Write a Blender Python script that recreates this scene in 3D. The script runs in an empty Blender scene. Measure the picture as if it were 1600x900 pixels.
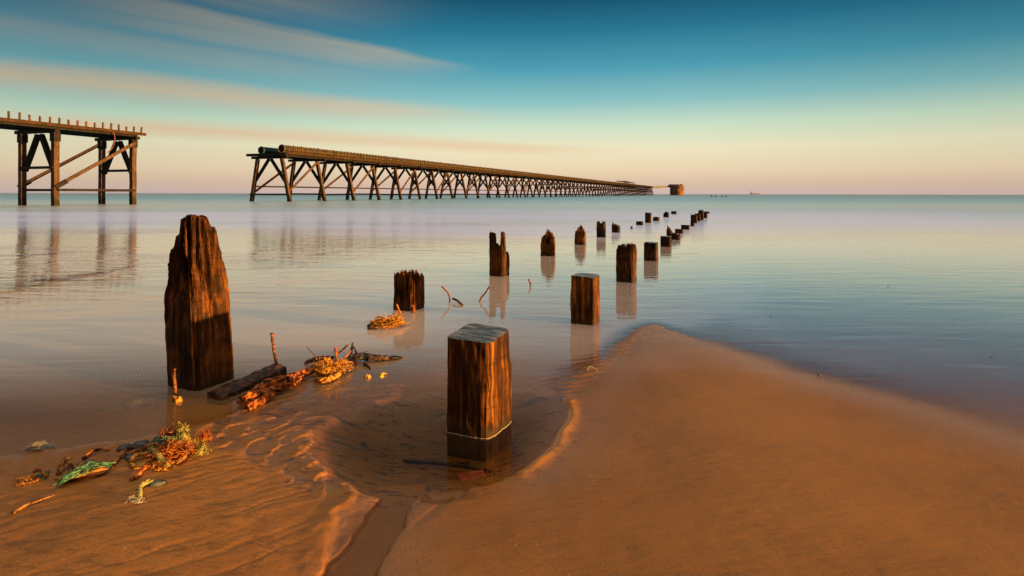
import bpy, math, random
import numpy as np
from mathutils import Vector, Matrix, Quaternion

random.seed(7)
scene = bpy.context.scene
COL = scene.collection
R = math.radians
F, H = 889.0, 1.6            # focal length in photo pixels, eye height above the water


def yh(px):                  # the photo's horizon, a touch off level
    return 301.2 + px / 1600.0 * 3.0


def P(px, py, z=0.0):
    """where a photo pixel meets the level z"""
    Y = F * (H - z) / (py - yh(px))
    return Vector(((px - 800.0) / F * Y, Y, z))


# ------------------------------------------------------------------ noise
def _hash(ix, iy, seed):
    n = (ix.astype(np.int64) * 374761393 + iy.astype(np.int64) * 668265263 + seed * 1442695041) & 0x7fffffff
    n = (n ^ (n >> 13)) * 1274126177 & 0x7fffffff
    n = (n ^ (n >> 16)) & 0xffff
    return n / 65535.0


def vnoise(x, y, seed=0):
    x = np.asarray(x, float); y = np.asarray(y, float)
    ix = np.floor(x); iy = np.floor(y)
    fx = x - ix; fy = y - iy
    ux = fx * fx * fx * (fx * (fx * 6 - 15) + 10); uy = fy * fy * fy * (fy * (fy * 6 - 15) + 10)
    a = _hash(ix, iy, seed); b = _hash(ix + 1, iy, seed)
    c = _hash(ix, iy + 1, seed); d = _hash(ix + 1, iy + 1, seed)
    return (a + (b - a) * ux + (c - a) * uy + (a - b - c + d) * ux * uy) * 2 - 1


def fbm(x, y, seed=0, octv=4):
    s = 0; a = 0.5
    for o in range(octv):
        s = s + a * vnoise(x * 2 ** o + 17.3 * o, y * 2 ** o - 9.1 * o, seed + o)
        a *= 0.5
    return s


def sstep(a, b, x):
    t = np.clip((x - a) / (b - a), 0, 1)
    return t * t * (3 - 2 * t)


def sdf(poly, X, Y):
    """signed distance to a ground polygon, positive inside"""
    d2 = np.full(X.shape, 1e12); inside = np.zeros(X.shape, bool)
    n = len(poly)
    for i in range(n):
        ax, ay = poly[i]; bx, by = poly[(i + 1) % n]
        ex, ey = bx - ax, by - ay
        wx, wy = X - ax, Y - ay
        t = np.clip((wx * ex + wy * ey) / (ex * ex + ey * ey + 1e-12), 0, 1)
        d2 = np.minimum(d2, (wx - ex * t) ** 2 + (wy - ey * t) ** 2)
        cond = ((ay > Y) != (by > Y))
        with np.errstate(divide='ignore', invalid='ignore'):
            xi = ax + (Y - ay) * ex / (ey if abs(ey) > 1e-12 else 1e-12)
        inside ^= cond & (X < xi)
    d = np.sqrt(d2)
    return np.where(inside, d, -d)


def gpoly(pts):
    return [(P(x, y).x, P(x, y).y) for x, y in pts]


def seg(px1, py1, px2, py2, X, Y):
    a = P(px1, py1); b = P(px2, py2)
    ex, ey = b.x - a.x, b.y - a.y
    t = np.clip(((X - a.x) * ex + (Y - a.y) * ey) / (ex * ex + ey * ey), 0, 1)
    return np.sqrt((X - a.x - ex * t) ** 2 + (Y - a.y - ey * t) ** 2), t


# ------------------------------------------------------------------ the beach
MOUND = gpoly([(575, 905), (592, 850), (612, 800), (636, 765), (690, 752), (750, 752), (822, 733), (862, 700), (890, 655),
               (886, 622), (905, 596), (945, 558), (985, 528), (1018, 508), (1050, 518), (1130, 552), (1250, 588),
               (1400, 628), (1600, 690), (1900, 780)]) + [(6.5, 1.2), (9.0, -4.0), (-0.2, -4.0), (-0.55, 1.5)]
LEFT = gpoly([(-260, 760), (-80, 726), (0, 716), (90, 706), (200, 690), (290, 668), (350, 660), (420, 664), (470, 676), (486, 700),
              (490, 722), (520, 742), (556, 758), (572, 770), (560, 790), (530, 845), (505, 905)]) + [(-0.75, 1.6), (-0.55, -4.0), (-9, -4.0), (-9, 2.5)]
POOL = gpoly([(488, 700), (500, 662), (545, 640), (600, 622), (680, 606), (800, 600), (868, 612), (892, 650), (868, 696),
              (822, 735), (752, 756), (680, 765), (610, 775), (560, 765), (515, 742)])
RIPA = gpoly([(300, 690), (360, 640), (440, 608), (560, 590), (640, 592), (620, 622), (560, 640), (505, 660), (492, 705),
              (560, 752), (560, 780), (480, 775), (400, 730)])
RIPB = gpoly([(800, 600), (860, 566), (930, 548), (985, 524), (1010, 506), (985, 545), (930, 590), (885, 625), (850, 606)])
WAKE = gpoly([(968, 492), (1005, 470), (1060, 455), (1110, 452), (1070, 470), (1035, 492), (1018, 512), (992, 500)])
BAR1 = gpoly([(-200, 478), (0, 455), (60, 448), (150, 437), (226, 414), (150, 422), (60, 436), (0, 441), (-200, 458)])
BAR2 = gpoly([(-250, 395), (60, 385), (150, 378), (215, 384), (120, 398), (0, 404), (-250, 415)])
BAR3 = gpoly([(440, 388), (500, 382), (560, 378), (520, 386), (470, 393), (430, 398)])


def height(X, Y):
    dist = np.sqrt(X * X + Y * Y)
    w1 = fbm(X * 1.3, Y * 1.3, 3); w2 = fbm(X * 5, Y * 5, 11)
    base = -0.035 - 0.011 * np.clip(Y - 8, 0, 30) - 0.03 * np.clip(Y - 38, 0, 90)
    base = base + 0.008 * w1 - 0.05 * sstep(-.7, -1.4, X) * sstep(4.0, 4.4, Y) * (1 - sstep(6, 9, Y))
    # thin sheet of water over nearly flat sand on the right
    rightw = sstep(-0.2, 2.2, X - 0.377 * (Y - 5.0) - 0.6) * (1 - sstep(14, 24, Y))
    base = base * (1 - rightw) + (-0.006 - 0.0007 * np.clip(Y - 4, 0, 30) + 0.0016 * w1) * rightw
    h = base
    # mound
    sm = sdf(MOUND, X, Y)
    avg = sum(sdf(MOUND, X + .34 * math.cos(a), Y + .34 * math.sin(a)) for a in np.arange(8) * math.pi / 4) / 8
    sm = sm + (avg - sm) * sstep(.06, .40, sm)
    sm = sm + .22 * fbm(X * 1.6, Y * 1.6, 141) * sstep(4.2, 6.0, Y) + 0.05 * w2 * sstep(1.5, 6, 8 - Y) * 0.6
    ins = 0.025 * (1 - np.exp(-np.clip(sm, 0, None) / 1.0)) * (1 - .45 * sstep(4.0, 6.8, Y)) + 0.004 * w1 * sstep(0.1, 0.6, sm)
    out = (0.05 - 0.041 * sstep(0.0, 0.7, rightw)) * np.clip(sm, None, 0)
    m = np.where(sm > 0, ins, out)
    h = np.maximum(h, m)
    # left bank
    sl = sdf(LEFT, X, Y) + 0.10 * w2 + 0.05 * fbm(X * 2.2, Y * 2.2, 40)
    ins = 0.030 * (1 - np.exp(-np.clip(sl, 0, None) / 0.45)) + 0.006 * fbm(X * 1.2 + 3, Y * 1.6, 21) * sstep(0.05, 0.4, sl) \
        + 0.0022 * fbm(X * 3 - Y * 1.5, Y * 7.0 - X * 3.5, 25) * sstep(0.0, 0.2, sl)
    m = np.where(sl > 0, ins, 0.07 * np.clip(sl, None, 0))
    h = np.maximum(h, m)
    # runnels left by the draining tide
    rs = X * .80 + Y * .60; rt = -X * .60 + Y * .80 + .05 * w2
    rn = (1 - np.abs(vnoise(rs * 1.1, rt * 7, 131))) ** 5 * .6 + (1 - np.abs(vnoise(rs * 2.3 + 7, rt * 16, 132))) ** 4 * .4
    h = h - 0.0045 * rn * sstep(0.02, .25, sl) * (1 - sstep(4.5, 6, Y)) * (.3 + .7 * sstep(-.2, .3, fbm(X * 1.5, Y * 1.5, 133)))
    # scour pool round the nearest timber
    sp = sdf(POOL, X, Y) + 0.04 * w2
    h = h - 0.0 + np.where(sp > -0.08, -0.10 * sstep(-0.05, 0.5, sp) - 0.02 * sstep(-0.04, 0.06, sp), 0) + 0.006 * w2 * sstep(0, .2, sp)
    # steep lip on the pool's right side
    lip = 0
    for (a, b, c, d) in ((815, 737, 845, 716), (845, 716, 866, 694), (866, 694, 884, 668), (884, 668, 892, 645), (892, 645, 890, 628)):
        dd, t = seg(a, b, c, d, X, Y)
        lip = np.maximum(lip, np.exp(-(dd / 0.050) ** 2))
    h = h + 0.017 * lip
    # outflow channel
    cx = np.interp(Y, [1.5, 2.38, 2.8, 3.1, 3.3], [-0.86, -0.70, -0.64, -0.62, -0.60]) + .03 * vnoise(Y * 3.1, Y * 0 + .3, 77) + .012 * vnoise(Y * 11, Y * 0 + .7, 78)
    wd = np.interp(Y, [1.5, 2.38, 2.9, 3.2], [0.13, 0.115, 0.10, 0.12])
    ch = (1 - sstep(0.82, 1.05, np.abs(X - cx) / wd + 0.22 * w2 + .10 * fbm(X * 12, Y * 12, 79))) * (1 - sstep(3.1, 3.35, Y))
    h = h * (1 - ch) + (-0.030) * ch
    # eroded grooves just right of the channel
    for (a, b, c, d) in ((700, 752, 618, 815), (672, 752, 606, 822), (738, 754, 640, 830)):
        dd, t = seg(a, b, c, d, X, Y)
        h = h - 0.012 * np.exp(-(dd / 0.018) ** 2) * (1 - t)
    dd, t = seg(680, 775, 712, 768, X, Y)
    h = h - 0.035 * np.exp(-(dd / 0.05) ** 2)
    # small scalloped current ripples
    sr = sdf(RIPA, X, Y) + 0.06 * w2
    k = sstep(-0.02, 0.10, sr)
    wx = X + 0.16 * fbm(X * 3.0, Y * 3.0, 51); wy = Y + 0.16 * fbm(X * 3.0 + 9, Y * 3.0, 57)
    ph = (wx * 0.80 - wy * 0.60) / 0.19 + 1.1 * fbm(X * 3.6, Y * 3.6, 61)
    fr = ph - np.floor(ph)
    saw = np.where(fr < 0.82, fr / 0.82, (1 - fr) / 0.18)
    lob = 0.5 + 0.5 * np.sin((wx * 0.60 + wy * 0.80) / 0.12 * 2 * math.pi / 2 + 3 * fbm(X * 2, Y * 2, 66))
    rip = 0.012 * saw ** 1.6 * (0.45 + 0.55 * lob) - 0.004
    h = h * (1 - k) + k * np.maximum(h * 0.3 - 0.003, h * 0.4) + k * rip
    sr = sdf(RIPB, X, Y) + 0.05 * w2
    k = sstep(-0.03, 0.08, sr)
    ph = (Y - 0.35 * X) / 0.11 + 1.3 * fbm(X * 1.5, Y * 3, 71)
    fr = ph - np.floor(ph)
    saw = np.where(fr < 0.7, fr / 0.7, (1 - fr) / 0.3)
    h = h + k * (0.008 * saw - 0.001)
    # lobed rim along the left edge of the beach where the water laps
    k = np.exp(-((sl - 0.05) / 0.12) ** 2) * sstep(0.25, 0.8, -X)
    ph = X / 0.20 + 1.1 * fbm(X * 3, Y * 3, 81)
    fr = ph - np.floor(ph)
    h = h + 0.010 * k * np.where(fr < 0.75, fr / 0.75, (1 - fr) / 0.25)
    # shoals
    for poly, hh, s0 in ():
        s = sdf(poly, X, Y) + 0.30 * s0 * fbm(X * 1.1, Y * 2.6, 91)
        m = np.where(s > 0, hh * (1 - np.exp(-np.clip(s, 0, None) / s0)), 0.03 * np.clip(s, None, 0)) + 0.003 * fbm(X * 2, Y * 6, 95)
        h = np.where(s > -0.8, np.maximum(h, m), h)
    for (a, b, c, d), ww in (((-200, 470, 130, 430), .55), ((20, 452, 226, 413), .40), ((-200, 408, 70, 398), .5), ((60, 398, 215, 387), .35), ((440, 390, 560, 380), .5), ((480, 400, 640, 378), .4)):
        dd, t = seg(a, b, c, d, X, Y)
        k = np.exp(-(dd / ww) ** 2)
        m = -0.004 + 0.013 * fbm(X * .7 + 4, Y * 4.5 - X * .8, 91 + a % 7, 4)
        h = np.where(k > .25, np.maximum(h, h * (1 - k) + m * k), h)
    # tiny swash ripples
    h = h + 0.0011 * fbm(X * 9 + 2 * w1, Y * 26, 99, 3) * sstep(-0.02, 0.02, h) * (1 - sstep(6, 14, Y))
    h = np.where(Y > 130, np.minimum(h, -4.5), h)
    return h


def fan_grid():
    rows = np.concatenate([[-400, -120, -40, -15, -6, -2.5, -0.5, 0.5, 1.1, 1.6, 1.95],
                           np.geomspace(2.15, 8, 520)[:-1], np.geomspace(8, 62, 250)[:-1],
                           np.geomspace(62, 12000, 36)])
    cols = np.concatenate([[-60, -14, -5, -2.6, -1.7, -1.35], np.linspace(-1.12, 1.12, 640), [1.35, 1.7, 2.6, 5, 14, 60]])
    wz = np.maximum(rows, 2.0)
    X = wz[:, None] * cols[None, :]
    Y = np.repeat(rows[:, None], len(cols), 1)
    return X, Y


def sheet(name, X, Y, Z, mat, attrs):
    nr, nc = X.shape
    me = bpy.data.meshes.new(name)
    nv = nr * nc
    co = np.stack([X, Y, Z], -1).reshape(-1).astype(np.float32)
    i = np.arange(nr * nc).reshape(nr, nc)
    q = np.stack([i[:-1, :-1], i[:-1, 1:], i[1:, 1:], i[1:, :-1]], -1).reshape(-1, 4)
    me.vertices.add(nv); me.vertices.foreach_set('co', co)
    me.loops.add(q.size); me.loops.foreach_set('vertex_index', q.reshape(-1).astype(np.int32))
    me.polygons.add(len(q))
    me.polygons.foreach_set('loop_start', (np.arange(len(q)) * 4).astype(np.int32))
    me.polygons.foreach_set('loop_total', np.full(len(q), 4, np.int32))
    me.polygons.foreach_set('use_smooth', np.ones(len(q), bool))
    for k, v in attrs.items():
        a = me.attributes.new(k, 'FLOAT', 'POINT')
        a.data.foreach_set('value', v.reshape(-1).astype(np.float32))
    me.update(); me.validate()
    me.materials.append(mat)
    o = bpy.data.objects.new(name, me); COL.objects.link(o)
    o['kind'] = 'structure'
    return o


# ------------------------------------------------------------------ node helpers
class NT:
    def __init__(s, tree):
        s.t = tree; s.n = tree.nodes; s.l = tree.links

    def node(s, typ, **kw):
        nd = s.n.new(typ)
        for k, v in kw.items():
            if k.startswith('i_'):
                nd.inputs[k[2:].replace('_', ' ')].default_value = v
            else:
                setattr(nd, k, v)
        return nd

    def link(s, a, b):
        s.l.new(a, b)

    def val(s, inp, v):
        if hasattr(v, 'is_output') or isinstance(v, bpy.types.NodeSocket):
            s.l.new(v, inp)
        else:
            inp.default_value = v

    def math(s, op, a, b=None, c=None, clamp=False):
        nd = s.n.new('ShaderNodeMath'); nd.operation = op; nd.use_clamp = clamp
        s.val(nd.inputs[0], a)
        if b is not None: s.val(nd.inputs[1], b)
        if c is not None: s.val(nd.inputs[2], c)
        return nd.outputs[0]

    def smooth(s, x, a, b, lo=0.0, hi=1.0):
        nd = s.n.new('ShaderNodeMapRange'); nd.interpolation_type = 'SMOOTHSTEP'
        s.val(nd.inputs['Value'], x)
        nd.inputs['From Min'].default_value = a; nd.inputs['From Max'].default_value = b
        nd.inputs['To Min'].default_value = lo; nd.inputs['To Max'].default_value = hi
        return nd.outputs[0]

    def mix(s, f, a, b, blend='MIX'):
        nd = s.n.new('ShaderNodeMix'); nd.data_type = 'RGBA'; nd.blend_type = blend
        s.val(nd.inputs[0], f); s.val(nd.inputs[6], a); s.val(nd.inputs[7], b)
        return nd.outputs[2]

    def noise(s, vec, scale, detail=4, rough=0.55, dist=0.0):
        nd = s.n.new('ShaderNodeTexNoise')
        s.l.new(vec, nd.inputs['Vector'])
        nd.inputs['Scale'].default_value = scale; nd.inputs['Detail'].default_value = detail
        nd.inputs['Roughness'].default_value = rough; nd.inputs['Distortion'].default_value = dist
        return nd.outputs['Fac']

    def mapping(s, vec, scale=(1, 1, 1), loc=(0, 0, 0), rot=(0, 0, 0)):
        nd = s.n.new('ShaderNodeMapping')
        s.l.new(vec, nd.inputs[0])
        nd.inputs['Location'].default_value = loc; nd.inputs['Rotation'].default_value = rot; nd.inputs['Scale'].default_value = scale
        return nd.outputs[0]

    def ramp(s, x, stops, interp='LINEAR'):
        nd = s.n.new('ShaderNodeValToRGB')
        s.l.new(x, nd.inputs[0])
        cr = nd.color_ramp; cr.interpolation = interp
        while len(cr.elements) < len(stops): cr.elements.new(0.5)
        for e, (p, c) in zip(cr.elements, stops):
            e.position = p; e.color = (*c, 1) if len(c) == 3 else c
        return nd.outputs[0]

    def bump(s, h, strength=0.5, dist=0.01, normal=None):
        nd = s.n.new('ShaderNodeBump')
        s.l.new(h, nd.inputs['Height'])
        nd.inputs['Strength'].default_value = strength; nd.inputs['Distance'].default_value = dist
        if normal is not None: s.l.new(normal, nd.inputs['Normal'])
        return nd.outputs[0]

    def attr(s, name):
        nd = s.n.new('ShaderNodeAttribute'); nd.attribute_name = name
        return nd.outputs['Fac']


def new_mat(name):
    m = bpy.data.materials.new(name); m.use_nodes = True
    m.node_tree.nodes.clear()
    nt = NT(m.node_tree)
    out = nt.node('ShaderNodeOutputMaterial')
    return m, nt, out


def principled(nt, out):
    b = nt.node('ShaderNodeBsdfPrincipled'); nt.link(b.outputs[0], out.inputs[0])
    return b


def srgb(r, g, b):
    f = lambda c: c / 12.92 if c <= 0.04045 else ((c + 0.055) / 1.055) ** 2.4
    return tuple(f(v / 255.0) for v in (r, g, b))


# ------------------------------------------------------------------ materials
def sand_material():
    m, nt, out = new_mat('sand'); b = principled(nt, out)
    pos = nt.node('ShaderNodeNewGeometry').outputs['Position']
    sep = nt.node('ShaderNodeSeparateXYZ'); nt.link(pos, sep.inputs[0])
    big = nt.noise(pos, 0.8, 4); mid = nt.noise(nt.mapping(pos, (1, 2.2, 1)), 4.0, 5, 0.6)
    grain = nt.noise(pos, 150, 3, 0.75); speck = nt.noise(pos, 70, 2, 0.5)
    c = nt.mix(nt.smooth(big, .35, .65), (0.30, 0.118, 0.019, 1), (0.375, 0.152, 0.026, 1))
    c = nt.mix(nt.math('MULTIPLY', nt.smooth(mid, .45, .75), .18), c, (0.25, 0.095, 0.015, 1))
    c = nt.mix(nt.math('MULTIPLY', nt.smooth(grain, .42, .66), .55), c, (0.13, 0.055, 0.015, 1))
    c = nt.mix(nt.math('MULTIPLY', nt.smooth(speck, .69, .73), .7), c, (0.05, 0.028, 0.016, 1))
    # coal dust settled in trails
    trail = nt.noise(nt.mapping(pos, (1.6, 4.5, 1), rot=(0, 0, 0.35)), 3.2, 7, 0.68, 1.4)
    coal = nt.math('MULTIPLY', nt.attr('coal'), nt.smooth(trail, .53, .60))
    c = nt.mix(nt.math('MULTIPLY', coal, .85), c, (0.018, 0.013, 0.010, 1))
    # wet sand is darker and shinier than drained sand
    shell = nt.noise(pos, 55, 1, .5)
    c = nt.mix(nt.smooth(shell, .795, .81), c, (0.55, 0.42, 0.28, 1))
    wet = nt.smooth(sep.outputs['Z'], 0.004, 0.035, 1, 0)
    c = nt.mix(nt.math('MULTIPLY', wet, .5), c, nt.mix(1.0, c, (0.74, 0.66, 0.58, 1), 'MULTIPLY'))
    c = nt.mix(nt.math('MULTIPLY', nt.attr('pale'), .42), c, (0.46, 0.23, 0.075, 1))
    nt.link(c, b.inputs['Base Color'])
    soak = nt.smooth(sep.outputs['Z'], -0.001, 0.012, 1, 0)
    nt.link(nt.math('MULTIPLY_ADD', soak, -.24, nt.math('MULTIPLY_ADD', wet, -.15, .62)), b.inputs['Roughness'])
    nt.link(nt.math('MULTIPLY_ADD', soak, .35, .22), b.inputs['Specular IOR Level'])
    h = nt.math('ADD', nt.math('MULTIPLY', grain, .9), nt.math('MULTIPLY', nt.noise(nt.mapping(pos, (1, 2.2, 1)), 26, 3, .6), .45))
    wv = nt.node('ShaderNodeTexWave', wave_type='BANDS', bands_direction='Y', i_Scale=11.0, i_Distortion=5.5, i_Detail=3.0); wv.inputs['Detail Scale'].default_value = .9
    nt.link(nt.mapping(pos, (.55, 1, 1), rot=(0, 0, .42)), wv.inputs['Vector'])
    patch = nt.smooth(nt.noise(pos, .9, 3), .42, .62)
    h = nt.math('ADD', h, nt.math('MULTIPLY', nt.math('MULTIPLY', wv.outputs['Fac'], patch), .42))
    nt.link(nt.bump(h, .6, .0045), b.inputs['Normal'])
    return m


def water_material():
    m, nt, out = new_mat('sea_water')
    pos = nt.node('ShaderNodeNewGeometry').outputs['Position']
    depth = nt.attr('depth'); foam = nt.attr('foam'); rippl = nt.attr('ripple'); body = nt.attr('body')
    # wavelets
    n1 = nt.noise(nt.mapping(pos, (0.45, 2.4, 1)), 1.3, 3, .55, .6)
    n2 = nt.noise(nt.mapping(pos, (1.0, 2.2, 1)), 9.0, 3, .55, .3)
    h = nt.math('ADD', nt.math('MULTIPLY', n1, nt.math('MULTIPLY', rippl, .030)), nt.math('MULTIPLY', n2, nt.attr('fine')))
    bp = nt.bump(h, 1.0, 1.0)
    fr = nt.node('ShaderNodeFresnel', i_IOR=1.72); nt.link(bp, fr.inputs['Normal'])
    film = nt.smooth(depth, 0.0, 0.0035)
    gl = nt.node('ShaderNodeBsdfGlossy', distribution='GGX'); nt.link(bp, gl.inputs['Normal'])
    gl.inputs['Color'].default_value = (1, 1, 1, 1)
    nt.link(nt.attr('rough'), gl.inputs['Roughness'])
    # what lies under the surface: clear water tinted by silt, then the milky body, then the open sea
    tr = nt.node('ShaderNodeBsdfTransparent')
    nt.link(nt.mix(nt.smooth(depth, .005, .12), (1, 1, 1, 1), (0.70, 0.70, 0.44, 1)), tr.inputs['Color'])
    df = nt.node('ShaderNodeBsdfDiffuse')
    silt = (0.92, 0.72, 0.54, 1); sea = (0.08, 0.43, 0.63, 1); deep = (0.018, 0.17, 0.32, 1); white = (0.60, 0.68, 0.98, 1)
    sep = nt.node('ShaderNodeSeparateXYZ'); nt.link(pos, sep.inputs[0])
    swell = nt.noise(nt.mapping(pos, (0.006, 0.03, 1)), 1.0, 3, .5)
    seac = nt.mix(nt.smooth(sep.outputs['Y'], 60, 420), sea, deep)
    seac = nt.mix(nt.math('MULTIPLY', nt.smooth(swell, .42, .65), .30), seac, (0.22, 0.50, 0.54, 1))
    silt = nt.mix(nt.smooth(sep.outputs['Y'], 3.7, 6.6), (0.40, 0.215, 0.070, 1), silt)
    bc = nt.mix(nt.smooth(sep.outputs['Y'], 14, 36), silt, seac)
    bc = nt.mix(nt.attr('cool'), bc, (0.56, 0.62, 0.95, 1))  # lavender-blue put into the body colour for the reflected sky
    bc = nt.mix(foam, bc, white)
    nt.link(bc, df.inputs['Color'])
    under = nt.node('ShaderNodeMixShader')
    nt.link(nt.math('MAXIMUM', body, foam), under.inputs[0])
    nt.link(tr.outputs[0], under.inputs[1]); nt.link(df.outputs[0], under.inputs[2])
    mx = nt.node('ShaderNodeMixShader')
    fac = nt.math('MULTIPLY', nt.math('MULTIPLY', fr.outputs[0], film), nt.attr('gloss'), clamp=True)
    nt.link(fac, mx.inputs[0]); nt.link(under.outputs[0], mx.inputs[1]); nt.link(gl.outputs[0], mx.inputs[2])
    nt.link(mx.outputs[0], out.inputs[0])
    return m


def wood_material(name, dark, mid, light, rough=.6, gscale=1.0, bump=.0014, tide=0.0, stain=True):
    m, nt, out = new_mat(name); b = principled(nt, out)
    tc = nt.node('ShaderNodeTexCoord'); oi = nt.node('ShaderNodeObjectInfo')
    ad = nt.node('ShaderNodeVectorMath', operation='ADD')
    nt.link(tc.outputs['Object'], ad.inputs[0])
    cm = nt.node('ShaderNodeCombineXYZ'); nt.link(nt.math('MULTIPLY', oi.outputs['Random'], 37.0), cm.inputs[0])
    nt.link(cm.outputs[0], ad.inputs[1]); v = ad.outputs[0]
    g1 = nt.noise(nt.mapping(v, (20 * gscale, 20 * gscale, 1.0 * gscale)), 1.6, 6, .62, .35)
    g2 = nt.noise(nt.mapping(v, (62 * gscale, 62 * gscale, 2.2 * gscale)), 2.0, 4, .6)
    bl = nt.noise(v, 5 * gscale, 4, .6)
    c = nt.ramp(g1, [(.33, dark), (.5, mid), (.68, light)])
    c = nt.mix(nt.math('MULTIPLY', nt.smooth(g2, .5, .66), .6), c, (*dark, 1))
    c = nt.mix(nt.math('MULTIPLY', nt.smooth(bl, .44, .66), .72), c, (*dark, 1))
    saw = nt.noise(nt.mapping(v, (4, 4, 60), rot=(.10, .06, 0)), 1.0, 3, .6)
    c = nt.mix(nt.math('MULTIPLY', nt.smooth(saw, .54, .66), .45), c, (*dark, 1))
    blot = nt.noise(v, 1.9 * gscale, 3, .6)
    c = nt.mix(nt.math('MULTIPLY', nt.smooth(blot, .52, .66), .35), c, (*light, 1))
    if stain:
        sp = nt.node('ShaderNodeSeparateXYZ'); nt.link(tc.outputs['Object'], sp.inputs[0])
        wob = nt.math('MULTIPLY_ADD', bl, .06, sp.outputs['Z'])
        c = nt.mix(nt.smooth(wob, .05, .14, .7, 0), c, (0.022, 0.016, 0.010, 1))
    if tide:
        geo = nt.node('ShaderNodeNewGeometry'); sz = nt.node('ShaderNodeSeparateXYZ'); nt.link(geo.outputs['Position'], sz.inputs[0])
        lev = nt.math('MULTIPLY_ADD', nt.noise(geo.outputs['Position'], .9, 4), tide, sz.outputs['Z'])
        c = nt.mix(nt.smooth(lev, tide * .9, tide * 1.9, .82, 0), c, (0.012, 0.012, 0.007, 1))
    nt.link(c, b.inputs['Base Color'])
    nt.link(nt.smooth(g1, .3, .7, rough - .06, rough + .2), b.inputs['Roughness'])
    b.inputs['Specular IOR Level'].default_value = .08
    hh = nt.math('ADD', nt.math('MULTIPLY', g1, .7), nt.math('MULTIPLY', g2, .5))
    nt.link(nt.bump(hh, .8, bump), b.inputs['Normal'])
    return m


def sawn_material():
    m, nt, out = new_mat('wet_sawn_end'); b = principled(nt, out)
    tc = nt.node('ShaderNodeTexCoord'); v = tc.outputs['Object']
    saw = nt.noise(nt.mapping(v, (5, 46, 3), rot=(0, 0, .55)), 1.0, 4, .6, .4)
    c = nt.ramp(saw, [(.38, (0.012, 0.010, 0.009)), (.5, (0.055, 0.050, 0.047)), (.62, (0.21, 0.20, 0.19))])
    nt.link(c, b.inputs['Base Color'])
    nt.link(nt.smooth(saw, .4, .6, .38, .16), b.inputs['Roughness'])
    b.inputs['Specular IOR Level'].default_value = .8
    nt.link(nt.bump(saw, .7, .012), b.inputs['Normal'])
    return m


def plain(name, col, rough=.6, metal=0.0, vary=.35, scale=20, bump=.004, spec=.4):
    m, nt, out = new_mat(name); b = principled(nt, out)
    tc = nt.node('ShaderNodeTexCoord'); n = nt.noise(tc.outputs['Object'], scale, 5, .6)
    c2 = tuple(x * (1 - vary) for x in col)
    nt.link(nt.mix(nt.smooth(n, .35, .65), (*c2, 1), (*col, 1)), b.inputs['Base Color'])
    b.inputs['Roughness'].default_value = rough; b.inputs['Metallic'].default_value = metal
    b.inputs['Specular IOR Level'].default_value = spec
    nt.link(nt.bump(n, .6, bump), b.inputs['Normal'])
    return m


def two_tone(name, c1, c2, c3, rough=.7, scale=30, bump=.004, lo=.4, hi=.6):
    m, nt, out = new_mat(name); b = principled(nt, out)
    tc = nt.node('ShaderNodeTexCoord'); n = nt.noise(tc.outputs['Object'], scale, 5, .6); n2 = nt.noise(tc.outputs['Object'], scale * 5, 3, .6)
    c = nt.ramp(n, [(lo, c1), ((lo + hi) / 2, c2), (hi, c3)])
    nt.link(c, b.inputs['Base Color']); b.inputs['Roughness'].default_value = rough
    b.inputs['Specular IOR Level'].default_value = .15 if rough > .4 else .22
    nt.link(nt.bump(n2, .7, bump), b.inputs['Normal'])
    return m


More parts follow.
